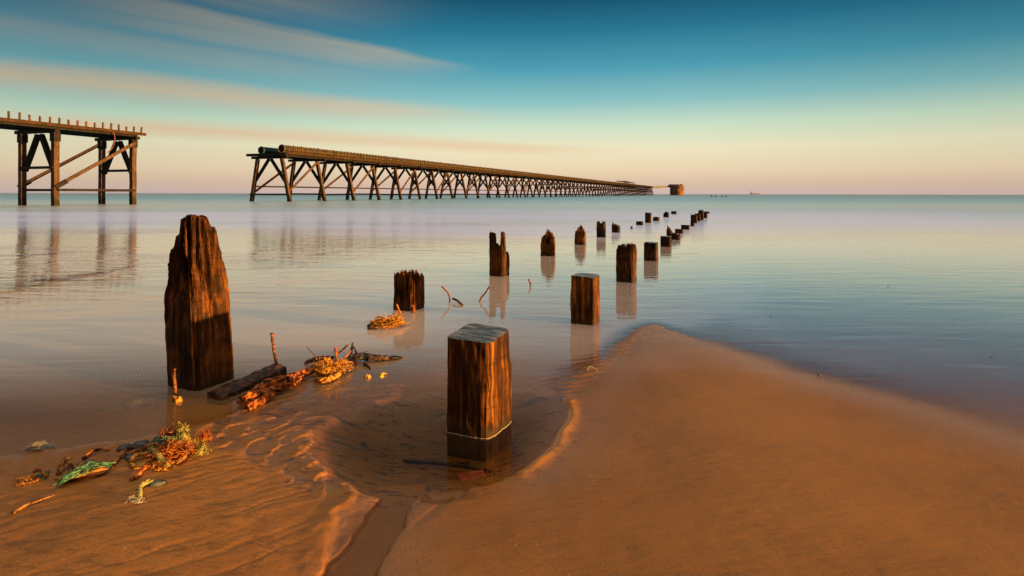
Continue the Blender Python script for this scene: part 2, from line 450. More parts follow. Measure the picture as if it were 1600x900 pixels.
M = dict(
    sand=sand_material(), water=water_material(), sawn=sawn_material(),
    post=wood_material('old_post_timber', (0.007, 0.0035, 0.002), (0.050, 0.0165, 0.0042), (0.21, 0.074, 0.012)),
    sawn_post=wood_material('sawn_post_timber', (0.010, 0.004, 0.0016), (0.066, 0.021, 0.004), (0.30, 0.108, 0.012), gscale=.8, bump=.0008),
    far_post=wood_material('dark_wet_timber', (0.005, 0.004, 0.003), (0.018, 0.009, 0.005), (0.11, 0.046, 0.013), gscale=1.2, stain=False),
    pier=wood_material('weathered_pier_timber', (0.0229, 0.0136, 0.0094), (0.0783, 0.0418, 0.0229), (0.1462, 0.0783, 0.0397), gscale=.35, bump=.008, stain=False, tide=1.3),
    beam=wood_material('tarred_deck_timber', (0.0072, 0.0058, 0.0050), (0.0187, 0.0130, 0.0094), (0.0396, 0.0245, 0.0144), gscale=.35, bump=.008, stain=False),
    rail=wood_material('rail_timber', (0.0158, 0.0079, 0.0036), (0.0446, 0.0209, 0.0065), (0.0792, 0.0374, 0.0108), gscale=.4, bump=.006, stain=False),
    drift=two_tone('driftwood', (0.015, 0.006, 0.003), (0.20, 0.045, 0.006), (0.42, 0.13, 0.015), .75, 22, .006, .42, .62),
    plank=two_tone('waterlogged_plank', (0.010, 0.007, 0.005), (0.035, 0.017, 0.010), (0.10, 0.04, 0.018), .5, 16, .01),
    bark=two_tone('black_wet_bark', (0.006, 0.005, 0.005), (0.02, 0.014, 0.010), (0.09, 0.035, 0.014), .35, 18, .01),
    rust=two_tone('rusty_iron', (0.03, 0.012, 0.008), (0.10, 0.035, 0.016), (0.24, 0.08, 0.03), .65, 40, .004),
    straw=two_tone('straw_rope', (0.09, 0.028, 0.006), (0.34, 0.135, 0.018), (0.56, 0.28, 0.045), .75, 30, .004),
    hemp=two_tone('old_hemp_rope', (0.05, 0.022, 0.008), (0.20, 0.085, 0.022), (0.34, 0.15, 0.04), .8, 24, .003),
    orange=two_tone('orange_twine', (0.10, 0.020, 0.005), (0.27, 0.065, 0.010), (0.38, 0.15, 0.03), .75, 28, .003),
    green=two_tone('green_net', (0.02, 0.06, 0.035), (0.05, 0.145, 0.085), (0.13, 0.23, 0.12), .7, 30, .003),
    olive=two_tone('olive_rope', (0.08, 0.075, 0.02), (0.20, 0.18, 0.05), (0.30, 0.25, 0.08), .75, 24, .003),
    pebble=two_tone('dark_wet_pebble', (0.02, 0.025, 0.028), (0.045, 0.05, 0.055), (0.09, 0.09, 0.09), .3, 12, .003),
    stone=two_tone('pale_stone', (0.14, 0.09, 0.06), (0.24, 0.17, 0.12), (0.34, 0.25, 0.19), .6, 9, .004),
    brick=two_tone('red_brick', (0.22, 0.04, 0.02), (0.32, 0.06, 0.03), (0.40, 0.10, 0.05), .7, 20, .003),
    white=plain('bleached_twine', (0.36, 0.32, 0.25), .7),
    foam=plain('foam', (0.50, 0.40, 0.30), .5, vary=.1),  # pale colour standing in for the waterline highlight
    yellow=two_tone('yellow_shell', (0.34, 0.16, 0.03), (0.60, 0.32, 0.04), (0.70, 0.42, 0.08), .5, 30, .003),
    pipe=two_tone('mossy_pipe', (0.05, 0.040, 0.018), (0.085, 0.070, 0.03), (0.12, 0.085, 0.032), .7, .8, .03),
    teal=plain('teal_pipe_coating', (0.010, 0.055, 0.060), .45, scale=1.5),
    headstone=two_tone('rusted_caisson', (0.0620, 0.0310, 0.0186), (0.1364, 0.0620, 0.0310), (0.1860, 0.0930, 0.0434), .8, .22, .05),
    steel=plain('dark_steelwork', (0.016, 0.014, 0.014), .6, scale=1),
    ship=plain('hazed_hull', (0.17, 0.16, 0.20), .6, vary=.1, scale=.05),  # distance haze put into the hull colour
)

# ------------------------------------------------------------------ mesh builder
class MB:
    def __init__(s):
        s.v = []; s.f = []; s.mi = []

    def add(s, vs, fs, mi=0):
        o = len(s.v); s.v += [tuple(v) for v in vs]
        s.f += [tuple(i + o for i in f) for f in fs]; s.mi += [mi] * len(fs)

    def beam(s, p, q, w, h, up=Vector((0, 0, 1)), jitter=0.0, nseg=1):
        p = Vector(p); q = Vector(q); d = (q - p).normalized()
        if abs(d.dot(up)) > .95: up = Vector((0.94, -0.34, 0))
        a = d.cross(up).normalized(); b = a.cross(d).normalized()
        vs = []; rj = random.Random(len(s.v) + int(abs(p.x) * 100))
        for k in range(nseg + 1):
            c = p.lerp(q, k / nseg)
            c = c + (a * rj.uniform(-1, 1) + b * rj.uniform(-1, 1)) * jitter * (0 < k < nseg)
            for sa, sb in ((-1, -1), (1, -1), (1, 1), (-1, 1)):
                vs.append(c + a * (sa * w / 2) + b * (sb * h / 2))
        fs = [(3, 2, 1, 0), tuple(nseg * 4 + i for i in range(4))]
        for k in range(nseg):
            for i in range(4):
                fs.append((k * 4 + i, k * 4 + (i + 1) % 4, k * 4 + 4 + (i + 1) % 4, k * 4 + 4 + i))
        s.add(vs, fs)

    def tube(s, pts, rad, n=8, caps=True, lump=0.0, seed=0, mi=0, flat=1.0, twist=0.0):
        pts = [Vector(p) for p in pts]; m = len(pts); rj = random.Random(seed)
        up = Vector((0, 0, 1)); vs = []
        for k, p in enumerate(pts):
            d = (pts[min(k + 1, m - 1)] - pts[max(k - 1, 0)])
            d = d.normalized() if d.length > 1e-9 else Vector((1, 0, 0))
            a = d.cross(up)
            if a.length < 1e-3: a = d.cross(Vector((0, 1, 0)))
            a.normalize(); b = a.cross(d)
            r = rad(k / (m - 1)) if callable(rad) else rad
            for i in range(n):
                t = 2 * math.pi * i / n + twist * k
                rr = r * (1 + lump * rj.uniform(-1, 1))
                vs.append(p + a * (math.cos(t) * rr) + b * (math.sin(t) * rr * flat))
        fs = []
        for k in range(m - 1):
            for i in range(n):
                fs.append((k * n + i, k * n + (i + 1) % n, (k + 1) * n + (i + 1) % n, (k + 1) * n + i))
        if caps:
            fs.append(tuple(reversed(range(n)))); fs.append(tuple((m - 1) * n + i for i in range(n)))
        s.add(vs, fs, mi)

    def rope(s, pts, r, strands=3, n=5, turns=14, sub=6):
        """a laid rope: strands twisted round the path"""
        pts = smooth_path(pts, sub); m = len(pts); L = sum((pts[i + 1] - pts[i]).length for i in range(m - 1))
        for j in range(strands):
            q = []
            acc = 0
            for k, p in enumerate(pts):
                d = (pts[min(k + 1, m - 1)] - pts[max(k - 1, 0)]).normalized()
                a = d.cross(Vector((0, 0, 1))); a = a.normalized() if a.length > 1e-3 else Vector((1, 0, 0))
                b = a.cross(d)
                if k: acc += (p - pts[k - 1]).length
                t = acc / (r * 7) * 2 * math.pi + j * 2 * math.pi / strands
                q.append(p + (a * math.cos(t) + b * math.sin(t)) * r * .5)
            s.tube(q, r * .58, n)

    def build(s, name, mat, parent=None, smooth=False, origin=None):
        me = bpy.data.meshes.new(name)
        off = Vector(origin) if origin is not None else Vector((0, 0, 0))
        me.from_pydata([tuple(Vector(v) - off) for v in s.v], [], s.f)
        for mm in (mat if isinstance(mat, (list, tuple)) else [mat]): me.materials.append(mm)
        me.polygons.foreach_set('material_index', s.mi)
        if smooth: me.polygons.foreach_set('use_smooth', [True] * len(s.f))
        me.update()
        o = bpy.data.objects.new(name, me); COL.objects.link(o)
        o.location = off
        if parent is not None: o.parent = parent
        return o


def smooth_path(pts, sub=6):
    pts = [Vector(p) for p in pts]; out = []
    n = len(pts)
    for i in range(n - 1):
        p0 = pts[max(i - 1, 0)]; p1 = pts[i]; p2 = pts[i + 1]; p3 = pts[min(i + 2, n - 1)]
        for k in range(sub):
            t = k / sub
            out.append(0.5 * ((2 * p1) + (p2 - p0) * t + (2 * p0 - 5 * p1 + 4 * p2 - p3) * t * t + (3 * p1 - p0 - 3 * p2 + p3) * t ** 3))
    out.append(pts[-1])
    return out


def tag(o, label=None, cat=None, group=None, kind=None):
    if label: o['label'] = label
    if cat: o['category'] = cat
    if group: o['group'] = group
    if kind: o['kind'] = kind
    return o


def empty(name, loc):
    o = bpy.data.objects.new(name, None); COL.objects.link(o); o.location = loc
    o.empty_display_size = .2
    return o


# ------------------------------------------------------------------ ground and sea
X, Y = fan_grid()
Hh = height(X, Y)
sp = sdf(POOL, X, Y)
coal = np.clip(sstep(-0.25, 0.1, sp), 0, 1)
sr = sdf(RIPA, X, Y); coal = np.maximum(coal, .8 * sstep(-0.15, 0.05, sr) * sstep(0.1, 0.5, fbm(X * 3, Y * 3, 5) + .4))
sb = sdf(RIPB, X, Y); coal = np.maximum(coal, .45 * sstep(-0.25, 0.05, sb))
ll = sdf(LEFT, X, Y); coal = np.maximum(coal, .35 * sstep(0.0, 0.3, ll))
pale = np.zeros_like(X)
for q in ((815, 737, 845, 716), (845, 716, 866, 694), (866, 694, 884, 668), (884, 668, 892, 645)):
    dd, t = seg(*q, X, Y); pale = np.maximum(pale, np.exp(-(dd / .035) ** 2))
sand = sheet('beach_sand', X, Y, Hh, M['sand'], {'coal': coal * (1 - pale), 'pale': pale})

depth = -Hh
wv = fbm(X * .05, Y * .09, 31); wv2 = fbm(X * .25, Y * .5, 33)
yy = Y + 7 * wv + 1.5 * wv2 + .10 * np.abs(X) * 0
foam = .95 * sstep(17, 30, yy) * (1 - sstep(40, 72, yy + 8 * wv))
foam = foam * (1 - .40 * sstep(6, 34, X - .377 * Y))
foam = foam * (1 - .25 * sstep(0.1, .5, fbm(X * .03, Y * .12, 35)))
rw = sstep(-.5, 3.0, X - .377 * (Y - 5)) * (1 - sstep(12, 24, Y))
for (q, ww, am) in (((984, 445, 1014, 447), .09, .55), ((1040, 397, 1084, 396), .12, .5), ((925, 417, 990, 418), .10, .35), ((945, 462, 1010, 470), .06, .3), ((1010, 486, 1080, 478), .10, .28), ((880, 395, 930, 399), .14, .3), ((948, 381, 990, 384), .15, .3)):
    dd, t = seg(*q, X, Y)
    foam = np.maximum(foam, am * np.exp(-(dd / (ww * (.5 + t))) ** 2))
body = np.clip(.66 * sstep(3.2, 7.0, Y + .25 * np.abs(X + 1)) * (1 - .30 * rw) * sstep(0, .016, depth) + sstep(16, 40, yy), 0, 1)
body = body * (1 - .30 * sstep(-2.2, .2, X - .22 * (Y - 6)) * (1 - sstep(11, 22, Y)))
body = np.maximum(body, .22 * sstep(3.0, 3.3, Y) * sstep(.012, .05, depth) * (1 - sstep(-.10, .10, sp)))
gloss = np.clip(1 - .72 * foam, 0, 1) * (1 - .62 * sstep(45, 160, Y)) * (.52 + .48 * sstep(4.3, 6.0, Y + .2 * np.abs(X)))
gloss = gloss * (1 + .06 * sstep(5.0, 7.5, Y) * (1 - sstep(14, 26, Y)))
rough = .035 + .05 * sstep(8, 22, Y) + .22 * sstep(24, 60, Y)
ripm = sstep(9, 14, Y) * (1 - sstep(34, 52, Y)) * (1 - sstep(-6, 0, X + 1.5 + .0 * Y)) * (.35 + .65 * sstep(-.2, .3, fbm(X * .12, Y * .3, 37)))
ripm = np.maximum(ripm, .03 * sstep(10, 14, Y) * (1 - sstep(30, 60, Y)))
ripm = np.maximum(ripm, .45 * np.exp(-((yy - 60) / 60) ** 2))
fine = .00012 * sstep(.3, 1.5, X - .377 * (Y - 5) - .4) * (1 - sstep(9, 16, Y)) + .00002
water = sheet('sea_water', X, Y, np.zeros_like(X), M['water'],
              {'depth': depth, 'foam': foam, 'body': body, 'gloss': gloss, 'rough': rough, 'ripple': ripm, 'cool': rw, 'fine': fine})


def gz(x, y):
    return float(height(np.array([float(x)]), np.array([float(y)]))[0])


def G(px, py, lift=0.0):
    """photo pixel to a point on the sand surface (one refinement)"""
    p = P(px, py)
    for _ in range(3):
        p = P(px, py, max(gz(p.x, p.y), -.02))
    p.z = gz(p.x, p.y) + lift
    return p


# ------------------------------------------------------------------ timber posts
ROW = R(-23.0)


def post(name, px, py, w, d, hfun, label, seed=0, sawn=False, mat='post', K=112, LV=44, Rg=13, groove=.010, rag=.006,
         lean=(0, 0), prof=None, rot=ROW, sub=.45, notch=None, group=None):
    """square timber: (px, py) is the pixel where its middle meets the water; hfun(u, v) gives the height of its top"""
    c = P(px, py)
    rng = random.Random(seed)
    cr = (.05 if sawn else .09) * min(w, d)
    # outline of the section
    per = []
    for k in range(K):
        t = k / K * 4; sd = int(t); f = (t - sd) * 2 - 1
        u, v = [(f, -1), (1, f), (-f, 1), (-1, -f)][sd]
        x, y = u * w / 2, v * d / 2
        # round the arris a little
        ex = max(abs(x) - (w / 2 - cr), 0); ey = max(abs(y) - (d / 2 - cr), 0)
        if ex > 0 and ey > 0:
            l = math.hypot(ex, ey)
            if l > cr * .75:
                q = cr * .75 / l
                x = math.copysign(w / 2 - cr + ex * q, x); y = math.copysign(d / 2 - cr + ey * q, y)
        per.append((x, y))
    def g(k, z):
        ang = k / K * 2 * math.pi
        a = fbm(k * .9 + seed * 13.7, z * 1.6, 7 + seed)
        b = fbm(np.cos(ang) * 1.5 + seed * 3.1, z * 4 + np.sin(ang) * 1.5, 17 + seed)
        c2 = fbm(k * .25 + seed, z * 9, 27 + seed)
        dd = -(groove(z) if callable(groove) else groove) * np.maximum(a, 0) * 2.0 + rag * 1.6 * b + rag * c2
        if notch is not None: dd = dd + notch(k / K * 4, z)
        return dd

    tops = [hfun(x / (w / 2), y / (d / 2)) for x, y in per]
    mb = MB()
    px_, py_ = np.array(per).T
    zz = -sub + (np.array(tops)[None, :] + sub) * (np.arange(LV + 1)[:, None] / LV)
    o = g(np.repeat(np.arange(K, dtype=float)[None, :], LV + 1, 0), zz)
    ss = (1 + o / np.hypot(px_, py_)[None, :]) * (prof(zz) if prof else 1)
    vs = [tuple(v) for v in np.stack([px_ * ss + lean[0] * zz, py_ * ss + lean[1] * zz, zz], -1).reshape(-1, 3).tolist()]
    edge = [vs[LV * K + k] for k in range(K)]
    for r in range(1, Rg):
        q = 1 - r / Rg
        for k in range(K):
            x, y = per[k]; ex, ey, ez = edge[k]
            z = hfun(x / (w / 2) * q, y / (d / 2) * q)
            s = prof(z) if prof else 1
            bx, by = x * q * s + lean[0] * z, y * q * s + lean[1] * z
            wgt = q ** 3
            qx, qy = ex * q + lean[0] * z * (1 - q), ey * q + lean[1] * z * (1 - q)
            vs.append((bx * (1 - wgt) + qx * wgt, by * (1 - wgt) + qy * wgt, z))
    z0 = hfun(0, 0)
    vs.append((lean[0] * z0, lean[1] * z0, z0))
    fs = []; ms = []
    for j in range(LV + Rg - 1):
        for k in range(K):
            fs.append((j * K + k, j * K + (k + 1) % K, (j + 1) * K + (k + 1) % K, (j + 1) * K + k))
            ms.append(1 if (sawn and j >= LV) else 0)
    last = (LV + Rg - 1) * K
    for k in range(K):
        fs.append((last + k, last + (k + 1) % K, len(vs) - 1)); ms.append(1 if sawn else 0)
    mb.v = vs; mb.f = fs; mb.mi = ms
    o = mb.build(name, [M[mat], M['sawn']] if sawn else [M[mat]], smooth=sawn)
    if sawn:
        o.data.polygons.foreach_set('use_smooth', [True] * len(fs)); 
        try:
            o.data.set_sharp_from_angle(angle=R(38))
        except Exception:
            pass
    o.location = c; o.rotation_euler = (0, 0, rot)
    tag(o, label, 'timber post', group or 'old square timbers of the ruined jetty')
    return o


def h1(x, y, seed=0):
    n = (int(x) * 374761393 + int(y) * 668265263 + seed * 1442695041) & 0x7fffffff
    n = ((n ^ (n >> 13)) * 1274126177) & 0x7fffffff
    return ((n ^ (n >> 16)) & 0xffff) / 65535.0


def n1(x, y, seed=0):
    ix = math.floor(x); iy = math.floor(y); fx = x - ix; fy = y - iy
    ux = fx * fx * (3 - 2 * fx); uy = fy * fy * (3 - 2 * fy)
    a = h1(ix, iy, seed); b = h1(ix + 1, iy, seed); c = h1(ix, iy + 1, seed); d = h1(ix + 1, iy + 1, seed)
    return (a + (b - a) * ux + (c - a) * uy + (a - b - c + d) * ux * uy) * 2 - 1


def flat_top(h, slope=(0, 0), rough=.004, seed=0, chip=None):
    def f(u, v):
        z = h + slope[0] * u + slope[1] * v + rough * n1(u * 2.0 + seed, v * 2.0, 5)
        if chip: z -= chip(u, v)
        return z
    return f


def jag_top(h, amp, seed=0, cell=7, shape=None, fine=.35):
    """splintered end: narrow columns of fibre broken off at different heights"""
    def f(u, v):
        a = h1(math.floor(u * cell + 40), math.floor(v * cell * .8 + 60), seed)
        b = h1(math.floor(u * cell * 2.3 + 90 + v), math.floor(v * cell * 2 + 70), seed + 5)
        z = h + (shape(u, v) if shape else 0) + amp * (a ** 1.6 - .45) + amp * fine * (b - .5)
        return max(z, .03)
    return f


def peak(cu, cv, ht, wd, base=0):
    return lambda u, v: ht * max(0, 1 - math.hypot((u - cu), (v - cv) * .8) / wd) + base


def first_notch(t, z):
    d = -.016 * np.maximum(0, 1 - np.abs(t - 1.02) / .22) * (1.0 + .6 * np.sin(z * 31) + .5 * np.sin(z * 13))
    d = d + .014 * (1 - sstep(.40, .46, z)) * sstep(1.55, 1.85, t) * (t < 2.3)
    return d - .012 * ((np.abs(z - .37) < .02) & (t > 3.2))


# nearest row, from the camera out to sea
post('timber_post', 749, 667, .325, .34, flat_top(.645, (-.006, .012), .003, 3, lambda u, v: .035 * max(0, u - .80) * 5 * .2),
     'thick square-cut timber standing in the dark sand pool, nearest post to the camera', 1, True, K=176, LV=60, mat='sawn_post', groove=.0015, rag=.007,
     notch=first_notch)
p1 = bpy.data.objects['timber_post']
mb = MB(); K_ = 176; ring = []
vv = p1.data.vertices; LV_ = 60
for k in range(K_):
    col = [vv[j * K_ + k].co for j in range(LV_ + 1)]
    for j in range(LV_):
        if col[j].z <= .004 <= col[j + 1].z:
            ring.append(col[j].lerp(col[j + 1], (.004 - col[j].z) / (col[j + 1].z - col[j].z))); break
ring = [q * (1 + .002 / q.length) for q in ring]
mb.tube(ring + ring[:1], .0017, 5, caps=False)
o = mb.build('waterline_highlight', M['foam'], p1, smooth=True)  # pale ring put in for the bright meniscus highlight at the waterline
post('timber_post', 915, 503, .30, .30, flat_top(.585, (-.004, .0), .006, 9, lambda u, v: .05 * max(0, u * .8 - v * .3 - .72)),
     'clean-sawn square timber with orange right face, beside the tip of the sand spit', 2, True, K=144, LV=52, mat='sawn_post', groove=.001, rag=.006)
post('splintered_post', 979, 439, .325, .33, jag_top(.59, .13, 12, 9, lambda u, v: .03 * v, .6), 'tall square timber with a bristling splintered crown, just seaward of the sand spit', 3, K=200, LV=50, Rg=18, groove=lambda z: .003 + .012 * sstep(.2, .6, z))
post('timber_post', 1017.5, 406.5, .30, .30, flat_top(.43, (0, 0), .006, 4), 'flat-topped square timber with pale wet top, the taller of two behind the bristling post', 4, True, mat='far_post', groove=.002, K=80, LV=24)
post('timber_post', 1040.5, 385, .30, .30, flat_top(.31, (0, 0), .006, 5), 'short flat-topped timber directly in front of the lopsided broken stump', 5, True, mat='far_post', groove=.002, K=80, LV=20)
post('broken_stump', 1052.5, 374, .44, .42, jag_top(.15, .12, 31, 4, lambda u, v: .30 * max(0, -u - .15) + .02), 'lopsided broken stump, high rotten prong on its left side and low on its right', 6, mat='far_post', K=88, LV=22)
post('low_post', 1061.5, 364.5, .31, .31, flat_top(.17, (0, 0), .008, 6), 'low dark timber block just seaward of the lopsided broken stump', 7, mat='far_post', K=64, LV=14)
post('low_post', 1071, 358.5, .36, .34, flat_top(.20, (-.006, 0), .008, 7), 'low dark timber block between a smaller stub and the lower block shoreward of it', 8, mat='far_post', K=64, LV=14)
post('stub_post', 1082, 353.5, .19, .2, jag_top(.17, .05, 8, 3), 'smallest stub in the right-hand row, at the foot of the crowded far posts', 9, mat='far_post', K=56, LV=12)
post('ragged_post', 1084.5, 348.5, .34, .34, jag_top(.42, .10, 14, 4), 'ragged timber leading the crowded far cluster in the right-hand row', 10, mat='far_post', K=64, LV=16)
post('ragged_post', 1090, 345.5, .32, .32, jag_top(.40, .12, 15, 4), 'ragged timber second in the crowded far cluster of the right-hand row', 11, mat='far_post', K=64, LV=16)
post('ragged_post', 1095.5, 344, .30, .32, jag_top(.52, .14, 16, 4, peak(.2, 0, .1, 1)), 'tallest pointed timber within the crowded far cluster of the right-hand row', 12, mat='far_post', K=64, LV=16)
post('ragged_post', 1101, 341, .34, .30, jag_top(.32, .12, 17, 4), 'ragged timber at the seaward end of the crowded far cluster', 13, mat='far_post', K=64, LV=16)
post('broken_stump', 1104.5, 333.5, .40, .30, jag_top(.12, .10, 18, 4), 'farthest stump of the right-hand row, low and awash in the surf', 14, mat='far_post', K=56, LV=12)


# the tall leaning timber on the left
def big_top(u, v):
    us = (.64 * u + .77 * v) / 1.41
    z = float(np.interp(us, [-1, -.66, -.62, -.47, -.43, -.15, .25, .45, .52, .70, .76, 1], [1.06, 1.14, 1.21, 1.23, 1.36, 1.39, 1.385, 1.365, 1.30, 1.27, 1.15, 1.05]))
    return z + .045 * (h1(math.floor(u * 6 + 40), math.floor(v * 6 + 60), 3) - .5) + .02 * n1(u * 3, v * 3, 44)


def big_notch(t, z):
    # the weathered upper half has lost its outer wood
    up = sstep(.72, .98, z + .10 * np.sin(t * 5.0) + .05 * np.sin(t * 17))
    d = -.032 * up * (1 + .6 * np.sin(t * 23))
    d = d - .014 * sstep(1.17, 1.24, z + .05 * np.sin(t * 7))
    d = d + .010 * np.round(2.2 * np.sin(t * 9 + 2 * np.sin(z * 6)) * np.sin(z * 5.5 + t * 3)) / 2.2 * sstep(.55, .8, z)
    # deep torn scar on the front face
    d = d - .055 * np.exp(-((t - .72) / .10) ** 2) * sstep(.70, .84, z) * (1 - sstep(.98, 1.12, z))
    cells = _hash(np.floor(t * 13 + .6 * np.sin(z * 9)), np.floor(z * 5.5 + 2.3 * _hash(np.floor(t * 13), np.floor(t * 0), 8)), 15)
    d = d - .016 * cells * sstep(.66, .95, z + .08 * np.sin(t * 9))
    # slot on the right face
    d = d - .045 * np.exp(-((t - 1.52) / .07) ** 2) * sstep(.50, .58, z) * (1 - sstep(.70, .80, z))
    # split splinter on the left edge
    d = d - .050 * np.exp(-((t - .13) / .05) ** 2) * sstep(.46, .56, z) * (1 - sstep(.80, .86, z))
    return d


post('leaning_post', 316, 596, .375, .375, big_top, 'tallest timber post, thick and rotted at the top, leaning slightly left beside the driftwood', 21, K=260, LV=130, Rg=20, groove=lambda z: .002 + .022 * sstep(.72, 1.0, z), rag=.008,
     lean=(-.072, 0), prof=lambda z: 1.02 - .13 * np.maximum(0, z - .2) / 1.2 + .025 * np.exp(-((z - .66) / .22) ** 2), notch=big_notch)
post('splintered_post', 640, 482, .325, .34, jag_top(.43, .15, 22, 10, lambda u, v: -.05 * max(0, u - .4), .6), 'squat stump of loose upright splinters with an orange tangle at its foot', 22, K=240, LV=44, Rg=20, groove=lambda z: .036 * sstep(.0, .25, z), rag=.006)


def fork(u, v):
    n = h1(math.floor(u * 8 + 40), math.floor(v * 7 + 60), 71) - .5
    us = u + .36 * v                    # the split runs with the grain, slantwise through the section
    z = float(np.interp(us, [-1.4, -1.2, -.60, -.50, .12, .22, .30, .72, .80, 1.36], [.74, .83, .78, .60, .54, .62, .83, .80, .46, .38]))
    return z + .07 * n


post('forked_post', 780.5, 430, .31, .32, fork, 'forked timber split down from the top into two tall prongs', 23, K=220, LV=60, Rg=20, groove=lambda z: .002 + .02 * sstep(.3, .6, z))
post('pointed_post', 856.5, 399, .31, .31, jag_top(.34, .14, 24, 7, peak(.15, 0, .32, 1.3), .6), 'pointed rotten timber with lit orange tip, next seaward after the forked one', 24, K=160, groove=lambda z: .002 + .03 * sstep(.25, .4, z), rag=.012)
post('pointed_post', 907, 382, .30, .30, jag_top(.30, .14, 25, 7, peak(.05, 0, .28, 1.2), .6), 'pointed timber with a narrow peak, between the orange-tipped one and the notched one', 25, K=140, LV=28, groove=lambda z: .002 + .025 * sstep(.2, .35, z), rag=.012)
post('notched_post', 939.5, 370.5, .29, .30, jag_top(.54, .09, 26, 6, lambda u, v: -.10 * max(0, 1 - abs(u + .36 * v) / .45), .6), 'upright dark timber with a shallow notch in its top', 26, mat='far_post', K=80, LV=24)
post('broken_stump', 962.5, 363, .31, .31, jag_top(.25, .18, 27, 5, lambda u, v: -.08 * u, .6), 'short jagged stump sloping down to the right beside the notched timber', 27, mat='far_post', K=72, LV=18)
post('stub_post', 987, 357.5, .09, .09, jag_top(.10, .04, 28, 2), 'tiny thin stub standing alone, smallest remnant of the left-hand row', 28, mat='far_post', K=40, LV=10)
post('broken_stump', 999.5, 351.5, .33, .33, jag_top(.16, .07, 29, 4), 'low lumpy stump in front of the tall dark square timber far out', 29, mat='far_post', K=64, LV=14)
post('dark_post', 1013, 348, .32, .32, jag_top(.54, .05, 30, 4), 'tall dark square timber, the highest among the far end of the left-hand row', 30, mat='far_post', K=64, LV=18)
post('broken_stump', 1025.5, 345, .36, .34, jag_top(.19, .10, 33, 3), 'low ragged lump just seaward of the tall dark square timber', 31, mat='far_post', K=56, LV=12)
post('broken_stump', 1041, 339.5, .36, .34, jag_top(.28, .10, 34, 3, peak(0, 0, .12, 1)), 'small peaked stump, second from the seaward end of the left-hand row', 32, mat='far_post', K=56, LV=12)
post('broken_stump', 1053, 334.5, .40, .34, jag_top(.20, .08, 35, 3), 'farthest remnant of the left-hand row, a wide low stump', 33, mat='far_post', K=56, LV=12)
for px in (1112, 1118, 1128, 1134):
    post('marker_post', px, 308.1, .42, .42, flat_top(.95, (0, 0), .05, px), 'dark marker post standing far out in open water right of the pier head', px, mat='far_post', K=32, LV=6, Rg=4, rot=0,
         group='four marker posts in the open sea', sub=1.0).__setitem__('category', 'marker post')

# ------------------------------------------------------------------ the pier
LD = Vector((.337, .9415, 0)).normalized(); LN = Vector((-.9415, .337, 0)).normalized()
BASE = Vector((-53.3, 80.0, 0))          # foot of the seaward front pile of the landward part


def L(t, s, z):                           # metres along the pier, metres back from its front face, height
    return BASE + LD * t + LN * s + Vector((0, 0, z))


def stick(name, mat, parent, a, b, w, h, jitter=0.0, nseg=1):
    mb = MB(); mb.beam(a, b, w, h, jitter=jitter, nseg=nseg)
    return mb.build(name, mat, parent, origin=Vector(a))


near = empty('pier_remnant', L(0, 3, 0))
near_loc = near.location.copy()


def part(name, mat, root, mb, origin, smooth=False):
    o = mb.build(name, mat, None, smooth=smooth, origin=origin)
    o.parent = root; o.location = Vector(origin) - root.location
    return o


def pstick(name, mat, root, a, b, w, h, jitter=0.0, nseg=1):
    mb = MB(); mb.beam(a, b, w, h, jitter=jitter, nseg=nseg)
    return part(name, M[mat], root, mb, a)


tag(near, 'landward piece of the pier on upright piles, cut short by a gap', 'pier')
for bi, t in enumerate((-10.0, 0.0, -20.0)):
    for s in (0, 6.25):
        pstick('pile', 'pier', near, L(t, s, -3), L(t, s, 9.1), .62, .62, .02, 8)
        mb = MB(); mb.beam(L(t, s, 8.0), L(t, s, 9.1), .80, .80); part('pile_collar', M['beam'], near, mb, L(t, s, 8))
    for s in (.35, 5.9):
        pstick('strut', 'beam', near, L(t + .1, s, 4.4), L(t + .1, 3.1 + (.3 if s > 3 else -.3), 8.9), .50, .50, .02, 4)
    pstick('cap_beam', 'beam', near, L(t, -1.0 if t == 0 else -.4, 9.32), L(t, 7.4, 9.32), .55, .42)
    pstick('cross_brace', 'beam', near, L(t - .36, -.1, 4.75), L(t - .36, 6.3, 4.75), .18, .34)
    pstick('cross_brace', 'pier', near, L(t + .36, -.1, 1.95), L(t + .36, 6.3, 1.95), .18, .30)
for t in (-10.0, -20.0):
    for s in (-.38, 6.63) if t == -10.0 else ():
        pstick('diagonal_brace', 'rail' if s > 0 else 'pier', near, L(t - .2, s, 2.35), L(t + 10.2, s, 8.75), .24, .40)
        mb = MB(); d = (L(t + 10.2, s, 8.75) - L(t - .2, s, 2.35)).normalized()
        mb.beam(L(t - .2, s, 2.3), L(t - .2, s, 2.3) + d * 1.5, .34, .52); part('brace_shoe', M['beam'], near, mb, L(t, s, 2.3))
        pstick('waler', 'beam', near, L(t, s * 1.02 - (.1 if s < 0 else -.1), 1.98), L(t + 10, s * 1.02 - (.1 if s < 0 else -.1), 1.98), .2, .3)
for s in (.1, 2.2, 4.3, 6.2):
    pstick('stringer', 'beam', near, L(-24, s, 9.72), L(1.4 if s > 1 else .6, s, 9.72), .36, .40)
mb = MB(); 
for i in range(63): mb.beam(L(-24 + i * .40, -.5, 10.0), L(-24 + i * .40, 6.8, 10.0), .37, .13)
part('deck_planking', M['beam'], near, mb, L(-24, 0, 10))
pstick('fascia_board', 'rail', near, L(-24, -.56, 9.98), L(-3.5, -.56, 9.98), .12, .42)
pstick('fascia_board', 'rail', near, L(-3.48, -.56, 9.97), L(1.5, -.56, 9.95), .12, .40)
for i in range(21):
    t = -20.5 + i * 1.07
    pstick('deck_upright', 'pier', near, L(t, -.40, 10.07), L(t + random.uniform(-.05, .05), -.42 + random.uniform(-.06, .06), 10.07 + random.uniform(.72, .95)), .17, .17)
